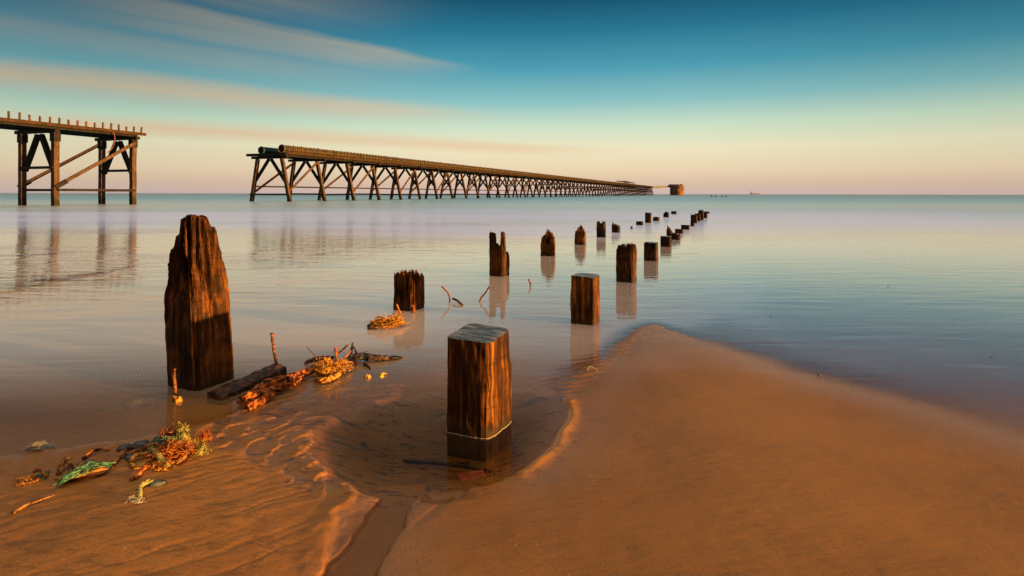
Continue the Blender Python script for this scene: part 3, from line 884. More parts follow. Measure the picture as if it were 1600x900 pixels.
mb = MB(); mb.tube(smooth_path([L(-8.6, -.36, 10.35), L(-7.3, -.36, 10.6), L(-5, -.36, 10.45), L(-3.0, -.36, 10.35)], 8), .025, 5); part('loose_cable', M['orange'], near, mb, L(-8, 0, 10))
mb = MB(); mb.tube(smooth_path([L(-3.2, -.62, 9.9), L(-3.1, -.75, 8.8), L(-3.4, -.7, 7.7), L(-3.9, -.5, 7.0)], 8), .07, 6); part('hanging_hose', M['rust'], near, mb, L(-3, 0, 10))

# the long seaward part
far = empty('long_pier', L(31.4, 4, 0))
tag(far, 'long trestle pier on raked timber piles carrying pipes, running far out to sea', 'pier')
T0, SP, NB = 31.4, 10.3, 67


def dz(t):
    return (t - T0) * .0012


mb_pile = MB(); mb_strut = MB(); mb_x = MB()
for b in range(NB):
    t = T0 + b * SP; e = dz(t); j1, j2, j3 = (random.uniform(-.22, .22) for _ in range(3))
    if b < 50:
        pstick('pile', 'pier', far, L(t + j1, 0, -3) + LN * -.6, L(t, 2.0, 8.35 + e), .56 + j3 * .3, .60, .03, 6)
        pstick('pile', 'pier', far, L(t + j2, 10.0, -3), L(t, 7.9, 8.35 + e), .58 - j3 * .3, .60, .03, 6)
        for s0, s1 in ((1.05, 4.7), (8.9, 5.2)):
            pstick('strut', 'beam', far, L(t + .1, s0, 3.6), L(t + .1, s1, 8.3 + e), .46, .46)
        pstick('cross_brace', 'pier', far, L(t - .36, -.1, 1.35 + j1 * .6), L(t - .36, 9.5, 1.35 + j2 * .6), .18, .34)
    else:
        mb_pile.beam(L(t, 0, -3) + LN * -.6, L(t, 2.0, 8.35 + e), .60, .60); mb_pile.beam(L(t, 10.0, -3), L(t, 7.9, 8.35 + e), .60, .60)
        mb_strut.beam(L(t, 1.05, 3.6), L(t, 4.7, 8.3 + e), .46, .46); mb_strut.beam(L(t, 8.9, 3.6), L(t, 5.2, 8.3 + e), .46, .46)
        mb_x.beam(L(t, -.1, 1.35), L(t, 9.5, 1.35), .18, .34)
    pstick('cap_beam', 'beam', far, L(t, -.2 if b else .6, 8.6 + e), L(t, 9.3, 8.6 + e), .55, .48)
for nm, mm, k in (('pile_row', mb_pile, 'pier'), ('strut_row', mb_strut, 'beam'), ('cross_brace_row', mb_x, 'pier')):
    part(nm, M[k], far, mm, L(T0 + 600, 0, 0))['kind'] = 'stuff'
for b in range(0, NB - 1, 2):
    t = T0 + b * SP; e = dz(t)
    for (s0, s1, m) in ((.6, 1.7, 'pier'), (9.3, 7.9, 'rail')):
        pstick('diagonal_brace', m, far, L(t + .2, s0, 1.75 + random.uniform(-.2, .35)), L(t + SP - .1, s1, 8.2 + e + random.uniform(-.25, .1)), .22, .42)
TE = T0 + (NB - 1) * SP
pstick('waler', 'beam', far, L(T0, 8.95, 2.95), L(TE, 8.95, 2.95), .2, .30)


def run(name, mat, s, z, w, h, t0=T0 - .3, t1=TE + 1):
    return pstick(name, mat, far, L(t0, s, z + dz(t0)), L(t1, s, z + dz(t1)), w, h)


for s in (2.2, 4.0, 5.8, 7.6): run('stringer', 'beam', s, 9.03, .40, .38)
run('deck_edge_beam', 'rail', 1.20, 9.40, .30, .36, T0 + .4)
run('deck_planking', 'beam', 4.9, 9.30, 7.0, .14)
pstick('end_beam', 'beam', far, L(T0 - .75, .2, 9.1), L(T0 - .75, 9.8, 9.1), .6, .5)
for z, w in ((9.95, .16), (10.55, .13)): run('hand_rail', 'rail', 1.12, z, .10, w, T0 + .6)
rest = MB(); npost = 0; t = T0 + .8; i = 0
while t < TE:
    j = random.uniform(-.04, .04)
    a, b2 = L(t, 1.0, 9.2 + dz(t)), L(t + j, 1.0 + random.uniform(-.05, .05), 10.95 + dz(t) + random.uniform(-.05, .08))
    if i < 100: pstick('railing_post', 'pier', far, a, b2, .14, .14)
    else: rest.beam(a, b2, .15, .15)
    t += 1.25 + .35 * (i > 100); i += 1
part('railing_post_row', M['pier'], far, rest, L(T0 + 200, 1, 9))['kind'] = 'stuff'


def pipe(name, mat, s, z, r, t0, t1, bands):
    mb = MB(); n = 20
    a, b2 = L(t0, s, z + dz(t0)), L(t1, s, z + dz(t1))
    # hollow tube with a visible wall at its open end
    for rr, flip in ((r, 0), (r * .86, 1)):
        vs = []
        for c in (a, b2):
            for k in range(n):
                an = 2 * math.pi * k / n
                vs.append(c + LN * (math.cos(an) * rr) + Vector((0, 0, math.sin(an) * rr)))
        fs = [(k, (k + 1) % n, n + (k + 1) % n, n + k) for k in range(n)]
        mb.add(vs, fs)
    o = len(mb.v) - 4 * n
    mb.add([], [])
    for k in range(n):
        mb.f.append((o + k, o + (k + 1) % n, o + 2 * n + (k + 1) % n, o + 2 * n + k)); mb.mi.append(0)
    tt = t0 + .1
    for kb in range(bands):
        c0, c1 = L(tt, s, z + dz(tt)), L(tt + .16, s, z + dz(tt))
        vs = []
        for c, rr in ((c0, r * .99), (c0, r * 1.09), (c1, r * 1.09), (c1, r * .99)):
            for k in range(n):
                an = 2 * math.pi * k / n
                vs.append(c + LN * (math.cos(an) * rr) + Vector((0, 0, math.sin(an) * rr)))
        mb.add(vs, [(q * n + k, q * n + (k + 1) % n, q * n + n + (k + 1) % n, q * n + n + k) for q in range(3) for k in range(n)])
        tt += 5.2
    o = part(name, M[mat], far, mb, a, True)
    pl = MB(); cc = L(t0 + .12, s, z + dz(t0))
    vs = [cc + LN * (math.cos(2 * math.pi * k / n) * r * .88) + Vector((0, 0, math.sin(2 * math.pi * k / n) * r * .88)) for k in range(n)]
    pl.add(vs + [v + LD * .05 for v in vs], [tuple(range(n)), tuple(range(2 * n - 1, n - 1, -1))])
    q = pl.build('dark_mouth', M['beam'], o, origin=cc); q.location = cc - Vector(a)  # dark disc added to blacken the open pipe mouth
    return o


pipe('rusty_pipe', 'pipe', 2.35, 10.28, .78, T0 + .2, TE + 2, 60)
pipe('teal_pipe', 'teal', 7.0, 10.05, .72, T0 - .2, TE + 2, 12)
# frame standing on the deck far out
tp = T0 + 432
fr = MB()
for k in range(9):
    for s in (1.0, 8.6): fr.beam(L(tp + k * 9, s, 10.8), L(tp + k * 9, s, 13.3 + (1.2 if k in (1, 2) else 0)), .3, .3)
    fr.beam(L(tp + k * 9, 1, 13.3), L(tp + k * 9, 8.6, 13.3), .2, .2)
for s in (1.0, 8.6):
    for z in (11.9, 13.3): fr.beam(L(tp, s, z), L(tp + 72, s, z), .2, .22)
part('deck_frame', M['rail'], far, fr, L(tp, 4, 10))

# pier head and its bridge
HC = P(1058, 303.9); HC = Vector(((1058 - 800) / F * 770, 770, 0))
head = empty('sea_caisson', HC)
tag(head, 'round rust-brown caisson standing in the sea beyond the end of the long pier', 'pier head')
hr, hh_ = 9.3, 13.2
mb = MB(); n = 48; prof_ = [(hr * .985, -3), (hr * .985, .8), (hr, .85), (hr, 4.2), (hr * 1.012, 4.25), (hr * 1.012, 4.6), (hr, 4.65), (hr, 8.9), (hr * 1.012, 8.95), (hr * 1.012, 9.3), (hr, 9.35), (hr, hh_), (hr * .9, hh_), (0.2, hh_ - .1)]
vs = []
for r_, z in prof_:
    for k in range(n): vs.append(HC + Vector((math.cos(2 * math.pi * k / n) * r_, math.sin(2 * math.pi * k / n) * r_, z)))
mb.add(vs, [(q * n + k, q * n + (k + 1) % n, q * n + n + (k + 1) % n, q * n + n + k) for q in range(len(prof_) - 1) for k in range(n)])
part('caisson_wall', M['headstone'], head, mb, HC)
mb = MB(); mb.beam(HC + Vector((3.2, -2, hh_)), HC + Vector((6.4, -2, hh_)), 3, 3.4); part('winch_house', M['steel'], head, mb, HC)
mb = MB(); mb.beam(HC + Vector((-11.5, -1, hh_ + .9)), HC + Vector((1.8, -1, hh_ + .9)), 3, 1.3); part('bridge_landing', M['steel'], head, mb, HC)
mb = MB(); mb.beam(HC + Vector((-9.6, 2.5, hh_ + .2)), HC + Vector((5, 2.5, hh_ + .2)), 2.4, .7); part('head_beam', M['steel'], head, mb, HC)
e0 = L(TE + 1, 3, 9.6 + dz(TE)); e1 = HC + Vector((-9, 0, hh_ - 1.4))
br = empty('pipe_bridge', e0)
tag(br, 'thin dark bridge spanning the gap between the long pier and the round caisson', 'bridge')
mb = MB(); mb.beam(e0, e1, 2.8, 2.3); part('bridge_girder', M['steel'], br, mb, e0)
mb = MB(); mb.beam(e0 + Vector((0, 0, 1.4)), e1 + Vector((0, 0, 1.3)), .3, .25)
for k in range(9):
    c = e0.lerp(e1, k / 8); mb.beam(c + Vector((0, 0, .4)), c + Vector((0, 0, 1.4)), .2, .2)
part('bridge_railing', M['steel'], br, mb, e0)
mb = MB(); mb.beam(e0.lerp(e1, .28) - Vector((0, 0, 1.2)), e0.lerp(e1, .42) - Vector((0, 0, 1.2)), 1.6, 1.1); part('bridge_bracket', M['steel'], br, mb, e0)

# ------------------------------------------------------------------ ship on the horizon
SY = 5200.0; SC = Vector(((1180.5 - 800) / F * SY, SY, 0)); ship = empty('cargo_ship', SC)
tag(ship, 'pale cargo ship far off on the horizon', 'ship')
mb = MB(); Ls, Bs = 98, 15
sec = [(-49, .55, 7.5, 0), (-46, .95, 7.5, -1), (-20, 1, 7, -2), (20, 1, 7, -2), (40, .85, 8, -2), (49, .08, 10.5, 0)]
vs = []
for x, wv_, zt, zb in sec:
    y = Bs / 2 * wv_
    vs += [SC + Vector((x, -y, zt)), SC + Vector((x, -y * .8, zb)), SC + Vector((x, y * .8, zb)), SC + Vector((x, y, zt))]
fs = [(q * 4 + k, q * 4 + (k + 1) % 4, q * 4 + 4 + (k + 1) % 4, q * 4 + 4 + k) for q in range(len(sec) - 1) for k in range(4)] + [(3, 2, 1, 0), (20, 21, 22, 23)]
mb.add(vs, fs); part('hull', M['ship'], ship, mb, SC)
mb = MB(); mb.beam(SC + Vector((-42, 0, 11.5)), SC + Vector((-30, 0, 11.5)), 13, 9); mb.beam(SC + Vector((-41, 0, 18)), SC + Vector((-33, 0, 18)), 12, 4); part('deckhouse', M['ship'], ship, mb, SC)
mb = MB(); mb.beam(SC + Vector((-38, 0, 20)), SC + Vector((-38, 0, 27)), 3, 3); part('funnel', M['ship'], ship, mb, SC)
mb = MB()
for x in (-22, -2, 18): mb.beam(SC + Vector((x, 0, 8.4)), SC + Vector((x + 16, 0, 8.4)), 11, 2.4)
part('hatch_cover', M['ship'], ship, mb, SC)

# ------------------------------------------------------------------ flotsam
def strands(mb, c, rx, ry, rz, n, rad, seed, curl=1.0, seg=7, nn=5, ang=0.0, up=0.0):
    rj = random.Random(seed); ca, sa = math.cos(ang), math.sin(ang)
    rx, ry, rz, n = rx * .82, ry * .82, rz * .86, int(n * 2.6)
    for i in range(n):
        a = rj.uniform(0, 2 * math.pi); q = rj.random() ** .6
        p = Vector((math.cos(a) * q, math.sin(a) * q, rj.random() * (1 - q * q) ** .5))
        d = Vector((rj.gauss(0, 1), rj.gauss(0, 1), rj.gauss(up, .5))).normalized(); pts = []
        for k in range(seg):
            x, y = p.x * rx, p.y * ry
            pts.append(Vector((c.x + x * ca - y * sa, c.y + x * sa + y * ca, c.z + max(p.z, -.05) * rz)))
            d = (d + Vector((rj.gauss(0, curl), rj.gauss(0, curl), rj.gauss(0, curl * .6))) * .5).normalized()
            p = p + d * .26
            if p.length > (1.5 if i % 6 == 0 else 1.12): d = (d - p * .8).normalized()
            p.z = max(p.z, 0)
        r0 = rad * rj.uniform(.25, .62)
        mb.tube(smooth_path(pts, 3), lambda t: r0 * (1 - .5 * t), nn, seed=i)


def lump(mb, c, rx, ry, rz, seed, n=16, m=10, ang=0.0, rough=.18):
    vs = []; ca, sa = math.cos(ang), math.sin(ang)
    for j in range(m + 1):
        ph = math.pi * j / m
        for k in range(n):
            th = 2 * math.pi * k / n
            d = Vector((math.sin(ph) * math.cos(th), math.sin(ph) * math.sin(th), math.cos(ph)))
            s = 1 + rough * (n1(d.x * 1.7 + seed, d.y * 1.7 + d.z * 2.1, seed) + .5 * n1(d.x * 4 + seed, d.y * 4 + d.z * 3, seed + 3))
            x, y, z = d.x * rx * s, d.y * ry * s, d.z * rz * s
            vs.append((c.x + x * ca - y * sa, c.y + x * sa + y * ca, c.z + z))
    fs = [(j * n + k, (j + 1) * n + k, (j + 1) * n + (k + 1) % n, j * n + (k + 1) % n) for j in range(m) for k in range(n)]
    mb.add(vs, fs)


def single(name, mb, mat, origin, label, cat, smooth=True, group=None):
    return tag(mb.build(name, M[mat], smooth=smooth, origin=origin), label, cat, group)


def UP(px, py, z):
    """point above the pixel's ground point, at height z over the water"""
    p = P(px, py); p.z = z
    return p


# half-sunk plank and the bolt standing in it
a, b = UP(336, 624, .005), UP(438, 584, .045)
mb = MB(); d = (b - a).normalized(); sdv = d.cross(Vector((0, 0, 1))).normalized()
nl, vs = 26, []
for k in range(nl + 1):
    c = a.lerp(b, k / nl); wv_ = .085 + .010 * n1(k * .5, 3, 2); th = .045 + .006 * n1(k * .7, 9, 2)
    e = .012 * n1(k * .9, 1, 5)
    vs += [c - sdv * wv_ + Vector((0, 0, -th)), c + sdv * (wv_ + e) + Vector((0, 0, -th - .03)), c + sdv * (wv_ * .92 + e) + Vector((0, 0, th * .45)),
           c + Vector((0, 0, th + .006 * n1(k * 1.3, 4, 6))), c - sdv * wv_ * .95 + Vector((0, 0, th * .8))]
fs = [tuple(range(4, -1, -1)), tuple(nl * 5 + i for i in range(5))] + [(k * 5 + i, k * 5 + (i + 1) % 5, k * 5 + 5 + (i + 1) % 5, k * 5 + 5 + i) for k in range(nl) for i in range(5)]
mb.add(vs, fs)
single('sunken_plank', mb, 'plank', a, 'black waterlogged plank lying half sunk between the leaning post and the red driftwood', 'plank', False)
mb = MB(); q = UP(433, 580, .03)
mb.tube(smooth_path([q, q + Vector((-.022, 0, .14)), q + Vector((-.040, 0, .25)), q + Vector((-.043, .003, .30))], 5), lambda t: .0135 - .001 * t, 10, lump=.10, seed=3)
mb.tube([q + Vector((-.043, .003, .298)), q + Vector((-.044, .003, .312))], .017, 10, lump=.1)
single('iron_bolt', mb, 'rust', q, 'long rusty bolt standing upright at the far end of the sunken plank', 'bolt')
mb = MB(); q = UP(275, 617, -.02)
mb.tube(smooth_path([q, q + Vector((-.008, 0, .12)), q + Vector((-.014, 0, .21)), q + Vector((-.004, 0, .222))], 5), .013, 10, lump=.1, seed=4)
single('iron_bolt', mb, 'rust', q, 'short rusty bolt standing against the left foot of the leaning post', 'bolt')
mb = MB(); q = UP(278, 627, .0); lump(mb, q + Vector((0, 0, .006)), .036, .022, .034, 5, rough=.75)
single('shell', mb, 'straw', q, 'orange pointed shell at the foot of the leaning post beside the short bolt', 'shell')

# driftwood log
a = UP(384, 634, .03)
pts = smooth_path([UP(380, 634, .030), UP(405, 622, .045), UP(432, 611, .055), UP(455, 602, .050), UP(478, 591, .045), UP(497, 581, .045), UP(520, 570, .03)], 6)
log = MB(); n = 26; m = len(pts); vs = []
for k, p in enumerate(pts):
    t = k / (m - 1); d = (pts[min(k + 1, m - 1)] - pts[max(k - 1, 0)]).normalized()
    aa = d.cross(Vector((0, 0, 1))).normalized(); bb = aa.cross(d)
    r = .044 + .022 * math.exp(-((t - .38) / .22) ** 2) - .022 * t
    for i in range(n):
        an = 2 * math.pi * i / n
        rr = r * (1 + .40 * n1(i * .7, t * 9, 8) + .28 * n1(i * 1.9, t * 26, 9) - .35 * max(0, math.cos(an - 1.2)) ** 6 * (t > .5))
        vs.append(p + aa * (math.cos(an) * rr * 1.15) + bb * (math.sin(an) * rr * .85))
log.add(vs, [tuple(range(n - 1, -1, -1)), tuple((m - 1) * n + i for i in range(n))] + [(k * n + i, k * n + (i + 1) % n, (k + 1) * n + (i + 1) % n, (k + 1) * n + i) for k in range(m - 1) for i in range(n)])
lo = single('driftwood_log', log, 'drift', a, 'gnarled red-orange driftwood log half in the shallow water beside the sunken plank', 'driftwood', False)
mb = MB(); mb.tube(smooth_path([UP(386, 640, .0), UP(405, 632, .02), UP(425, 622, .03)], 5), lambda t: .032 - .004 * t, 9, lump=.2, seed=6)
o = mb.build('broken_limb', M['drift'], None, origin=UP(386, 640, 0)); o.parent = lo; o.location = UP(386, 640, 0) - lo.location

# glowing straw and rope tangle on the log's end
c = UP(520, 590, .015); tang = empty('rope_tangle', c)
tag(tang, 'bright yellow-orange frayed rope tangle heaped on the end of the driftwood log', 'rope tangle')
mb = MB(); lump(mb, UP(516, 590, .02), .085, .06, .05, 12, ang=.4, rough=.4); part('packed_fibre', M['straw'], tang, mb, c)
mb = MB(); strands(mb, UP(514, 588, .03), .14, .09, .13, 46, .0085, 3, ang=.4); part('frayed_rope', M['straw'], tang, mb, c, True)
mb = MB(); strands(mb, UP(537, 580, .02), .10, .08, .09, 26, .007, 9); part('frayed_rope', M['straw'], tang, mb, c, True)
mb = MB(); mb.rope([UP(494, 597, .02), UP(505, 600, .03), UP(518, 597, .035), UP(530, 590, .03)], .024); part('thick_rope', M['straw'], tang, mb, c, True)
mb = MB()
mb.tube(smooth_path([UP(502, 582, .06), UP(493, 572, .09), UP(480, 560, .11)], 5), lambda t: .006 - .003 * t, 6)
mb.tube(smooth_path([UP(498, 575, .04), UP(486, 570, .05), UP(476, 571, .02), UP(484, 576, .01)], 5), .005, 6)
mb.tube(smooth_path([UP(528, 582, .09), UP(541, 576, .11), UP(549, 572, .14)], 5), .006, 6)
part('loose_strand', M['orange'], tang, mb, c, True)
mb = MB(); q = UP(526, 584, .02)
mb.tube(smooth_path([q, q + Vector((0, 0, .10)), q + Vector((-.008, 0, .20)), q + Vector((-.012, 0, .215))], 5), lambda t: .012, 10, lump=.12, seed=2)
single('wooden_peg', mb, 'drift', q, 'upright peg sticking out of the bright rope tangle', 'peg')
mb = MB(); q = UP(528, 566, .08)
mb.tube(smooth_path([q, q + Vector((.05, .02, .04)), q + Vector((.075, .03, .065)), q + Vector((.09, .03, .068))], 5), .009, 9, lump=.1, seed=2)
single('stick', mb, 'drift', q, 'slanting orange stick just behind the upright peg in the tangle', 'stick')

# black bark
c = UP(575, 566, .0); mb = MB()
mb.tube(smooth_path([UP(538, 572, .0), UP(550, 566, .03), UP(566, 565, .045), UP(590, 564, .03), UP(612, 562, .02), UP(632, 559, .0)], 6), lambda t: .062 * (1 - t) ** .6 + .012, 11, lump=.25, seed=11, flat=.55)
for (x0, y0, z0, x1, y1, z1, r) in ((548, 568, .03, 552, 560, .16, .022), (560, 566, .05, 549, 561, .15, .014), (556, 568, .03, 574, 560, .07, .014), (570, 571, .01, 580, 578, .0, .02), (556, 575, .0, 560, 567, .06, .016)):
    p0, p1 = UP(x0, y0, z0), UP(x1, y1, z1)
    mb.tube(smooth_path([p0, p0.lerp(p1, .5) + Vector((0, 0, .015)), p1], 4), lambda t: r * (1 - .85 * t), 7, lump=.2, seed=int(x1))
single('bark_slab', mb, 'bark', c, 'spiky black slab of wet bark lying in the water right of the bright rope tangle', 'bark', False)
mb = MB(); c = UP(494, 568, .0)
mb.tube(smooth_path([UP(478, 568, 0), UP(492, 564, .02), UP(508, 562, .02), UP(520, 563, .02)], 4), lambda t: .03, 8, lump=.3, seed=12, flat=.6)
single('bark_strip', mb, 'bark', c, 'small dark strip of bark awash behind the bright rope tangle', 'bark', False)
for px, py, s, lab in ((576, 590, 1.0, 'small yellow leaf-like scrap standing in the shallows, left of the flat one'), (599, 586, 1.1, 'small flat yellow scrap floating right of the upright one')):
    q = UP(px, py, .0); mb = MB()
    lump(mb, q + Vector((0, 0, .010)), .023 * s, .010, .026 if px == 576 else .010, px, rough=.8, ang=.4)
    if px != 576: lump(mb, q + Vector((-.005, -.05, .004)), .02, .014, .012, 8, rough=.5)
    single('yellow_scrap', mb, 'yellow', q, lab, 'scrap')

# tangle at the foot of the splintered stump
c = UP(603, 508, .0); tg = empty('rope_tangle', c)
tag(tg, 'low mound of golden frayed rope at the foot of the squat splintered stump', 'rope tangle')
mb = MB(); lump(mb, UP(604, 509, .01), .15, .09, .075, 31, ang=.25, rough=.45, n=24, m=14); part('packed_fibre', M['hemp'], tg, mb, c)
mb = MB(); strands(mb, UP(604, 511, .03), .21, .13, .10, 60, .009, 13, ang=.25); part('frayed_rope', M['straw'], tg, mb, c, True)
mb = MB(); strands(mb, UP(618, 506, .04), .09, .07, .12, 16, .009, 15); part('frayed_rope', M['straw'], tg, mb, c, True)
mb = MB(); lump(mb, UP(582, 514, .01), .055, .05, .05, 33, rough=.4); part('dark_clot', M['bark'], tg, mb, c)
mb = MB(); q = UP(629, 495, .0)
mb.tube(smooth_path([q, q + Vector((-.04, 0, .08)), q + Vector((-.075, 0, .165))], 5), .010, 8, lump=.1)
single('stick', mb, 'orange', q, 'short orange stick leaning in front of the squat splintered stump', 'stick')
mb = MB(); q = UP(645, 489, .0); lump(mb, q + Vector((0, 0, .05)), .030, .02, .05, 44, rough=.3)
single('limpet_clump', mb, 'drift', q, 'small orange growth on the front of the squat splintered stump near the water', 'growth')

for pts_, r, nm, lab in (
        ([UP(703, 473, -.05), UP(703, 471, .05), UP(700, 471, .13), UP(694, 471, .19), UP(690.5, 471, .225)], .013, 'bent_rod', 'tall bent rod curving left out of the pool, left of the forked timber'),
        ([UP(725, 477, -.02), UP(721, 477, .02), UP(714, 474, .045), UP(708, 472, .05)], .017, 'short_rod', 'short thick rod lying nearly flat beside the tall bent rod'),
        ([UP(748, 471, -.04), UP(752, 471, .05), UP(759, 471, .13), UP(765.5, 471, .225)], .013, 'leaning_rod', 'thin rod slanting up to the right against the foot of the forked timber'),
        ([UP(829, 447, -.04), UP(829, 447, .05), UP(827, 447, .10), UP(826.5, 447, .125)], .016, 'short_stub', 'tiny orange-footed rod alone in the water between the forked timber and the sawn one')):
    mb = MB(); mb.tube(smooth_path(pts_, 5), r, 9, lump=.12, seed=int(r * 1e4)); single(nm, mb, 'rust', pts_[0], lab, 'rod')

# ---- rope, net and pebbles stranded on the left bank
def GP(px, py, l=0.0): return G(px, py, l)


c = GP(130, 746); net = empty('fishing_net', c)
tag(net, 'pale green length of fishing net lying crumpled on the sand, leftmost of the big pieces', 'fishing net')
mb = MB(); a_, b_ = GP(97, 758, .01), GP(172, 734, .015); rj = random.Random(5)
for k in range(15):
    o1 = (k - 7) / 7; pts = []
    for q in range(8):
        t = q / 7; p = a_.lerp(b_, t); wv_ = .05 * math.sin(math.pi * min(1, t * 1.15 + .10)) + .01
        pts.append(p + Vector((.15 * o1 * wv_ + rj.uniform(-.016, .016), o1 * wv_ + rj.uniform(-.018, .018), .05 * math.sin(math.pi * (t * .85 + .1)) * (1 - .55 * o1 * o1) + rj.uniform(-.008, .014))))
    mb.tube(smooth_path(pts, 3), .0032, 5)
for k in range(30):
    t = rj.random(); p = a_.lerp(b_, t); h_ = .05 * math.sin(math.pi * (t * .85 + .1))
    pts = [p + Vector((rj.uniform(-.02, .02), o1 * .045, h_ * (1 - .55 * o1 * o1) + .004)) for o1 in (-1, -.4, .2, .9)]
    mb.tube(smooth_path(pts, 3), .0028, 5)
part('netting', M['green'], net, mb, c, True)
mb = MB(); lump(mb, a_.lerp(b_, .45) + Vector((0, 0, .012)), .12, .035, .026, 7, ang=.55, rough=.3); part('net_core', M['hemp'], net, mb, c)  # brown lump inside the net
for (pts, r, mt, nm, lab) in (
        ([GP(93, 742, .0), GP(97, 734, .03), GP(106, 731, .05), GP(111, 737, .03), GP(104, 745, .01), GP(98, 748, .01)], .016, 'hemp', 'rope_coil', 'brown rope curled in a loop at the left end of the green net'),
        ([GP(115, 742, .01), GP(128, 734, .025), GP(142, 731, .02), GP(160, 729, .012)], .015, 'hemp', 'rope_length', 'brown rope lying along the back of the green net'),
        ([GP(176, 730, .005), GP(186, 719, .015), GP(196, 709, .025), GP(204, 703, .02)], .013, 'hemp', 'rope_length', 'thin rope slanting up the sand to the black pebbles'),
        ([GP(190, 716, .005), GP(215, 709, .015), GP(240, 700, .02), GP(266, 700, .02), GP(290, 702, .01)], .016, 'hemp', 'rope_length', 'long brown rope stretched behind the orange and green tangle'),
        ([GP(203, 726, .01), GP(212, 720, .03), GP(226, 716, .025), GP(236, 720, .015), GP(216, 732, .005), GP(205, 728, .008)], .013, 'straw', 'rope_loop', 'flattened loop of yellow rope at the left of the orange and green tangle'),
        ([GP(205, 752, .005), GP(216, 747, .012), GP(224, 738, .02), GP(238, 731, .015)], .012, 'orange', 'rope_length', 'short frayed orange rope trailing toward the viewer from the tangle'),
        ([GP(209, 784, .006), GP(218, 780, .012), GP(219, 768, .022), GP(228, 760, .02), GP(240, 757, .015)], .014, 'olive', 'rope_length', 'olive rope in a crooked bend, nearest rope to the camera'),
        ([GP(60, 752, .008), GP(50, 748, .02), GP(62, 742, .03), GP(73, 748, .01)], .010, 'orange', 'rope_length', 'small arched orange rope on the far left of the sand')):
    mb = MB(); mb.rope(pts, r); single(nm, mb, mt, pts[0], lab, 'rope')
mb = MB(); c = GP(212, 784, .004); strands(mb, c, .05, .035, .025, 14, .004, 51); single('frayed_end', mb, 'white', c, 'pale frayed tuft at the near end of the crooked olive rope', 'rope tuft')
mb = MB(); c = GP(38, 756, .003); strands(mb, c, .06, .03, .03, 16, .005, 52); single('twine_tuft', mb, 'hemp', c, 'small brown tuft of twine left of the arched orange rope', 'twine')
mb = MB(); c = GP(67, 748, .004); strands(mb, c, .04, .03, .05, 9, .004, 57); single('twine_tuft', mb, 'green', c, 'few green strands beside the arched orange rope', 'twine')
mb = MB(); c = GP(65, 702, .0); strands(mb, c, .09, .05, .045, 40, .0035, 53, curl=1.4); single('twine_tuft', mb, 'white', c, 'whitish fluffy tuft at the water edge on the far left', 'twine')
c = GP(262, 716, .0); tg = empty('rope_tangle', c)
tag(tg, 'largest heap of orange and green twine on the left sand bank', 'rope tangle')
mb = MB(); lump(mb, GP(264, 717, .0), .10, .06, .04, 61, ang=-.2, rough=.4, n=22, m=12); part('packed_fibre', M['hemp'], tg, mb, c)
mb = MB(); strands(mb, GP(272, 718, .02), .12, .09, .085, 60, .0055, 62); part('orange_twine', M['orange'], tg, mb, c, True)
mb = MB(); strands(mb, GP(262, 711, .03), .10, .06, .085, 34, .0055, 63); part('green_twine', M['green'], tg, mb, c, True)
mb = MB(); mb.rope([GP(236, 712, .04), GP(243, 722, .055), GP(252, 728, .04), GP(262, 733, .015)], .018); part('pale_rope', M['olive'], tg, mb, c, True)
mb = MB(); mb.rope([GP(282, 706, .05), GP(292, 711, .05), GP(288, 722, .03), GP(276, 728, .02)], .012); part('brown_rope', M['hemp'], tg, mb, c, True)
mb = MB(); strands(mb, GP(254, 733, .01), .06, .04, .04, 24, .005, 64); part('yellow_twine', M['straw'], tg, mb, c, True)
for (px, py, rx, ry, rz, n_, r, mt, sd_, lab, cat) in (
        (266, 690, .075, .05, .085, 34, .0055, 'orange', 71, 'orange twine bunched behind the rope, left of the olive tuft', 'twine'),
        (286, 693, .045, .04, .12, 30, .0055, 'olive', 72, 'tall olive tuft of rope fibre standing behind the big tangle', 'rope tuft'),
        (320, 688, .05, .035, .065, 26, .005, 'orange', 73, 'small bright orange tuft alone on the right, near the leaning post', 'twine'),
        (312, 709, .055, .04, .075, 26, .0055, 'olive', 74, 'grey-green pointed tuft right of the big orange and green tangle', 'rope tuft')):
    mb = MB(); c = GP(px, py, .0); lump(mb, c + Vector((0, 0, rz * .3)), rx * .45, ry * .45, rz * .35, sd_, rough=.4)
    strands(mb, c, rx, ry, rz, n_, r, sd_, up=.4); single('twine_tuft', mb, mt, c, lab, cat)
for (px, py, rx, ry, rz, lab) in ((219, 698, .06, .035, .032, 'long smooth dark pebble behind the stretched brown rope'), (247, 691, .035, .03, .03, 'small round dark pebble left of the bunched orange twine'),
                                  (136, 729, .05, .032, .028, 'dark pebble behind the green net'), (195, 702, .04, .03, .025, 'dark pebble at the upper end of the slanting thin rope'),
                                  (248, 757, .045, .025, .018, 'flat dark pebble at the far end of the crooked olive rope'), (204, 716, .03, .03, .018, 'small dark pebble beside the flattened yellow loop')):
    mb = MB(); c = GP(px, py, .006); lump(mb, c, rx, ry, rz, int(px), rough=.12, n=20, m=12, ang=.4); single('pebble', mb, 'pebble', c, lab, 'pebble', group='dark pebbles on the sand bank')
mb = MB(); p0 = GP(22, 803, .006)
mb.tube(smooth_path([p0, GP(40, 793, .010), GP(62, 785, .010), GP(86, 775, .004)], 5), lambda t: .009 - .007 * t, 8, lump=.35, seed=5)
single('twig', mb, 'hemp', p0, 'long thin twig on the bare sand at the lower left', 'twig')
mb = MB(); p0 = GP(131, 719, .005)
mb.tube(smooth_path([p0, GP(144, 711, .02), GP(157, 707, .018), GP(172, 705, .006)], 5), lambda t: .013 - .008 * t, 8, lump=.3, seed=6)
single('charred_stick', mb, 'drift', p0, 'curved half-charred stick behind the green net', 'stick')
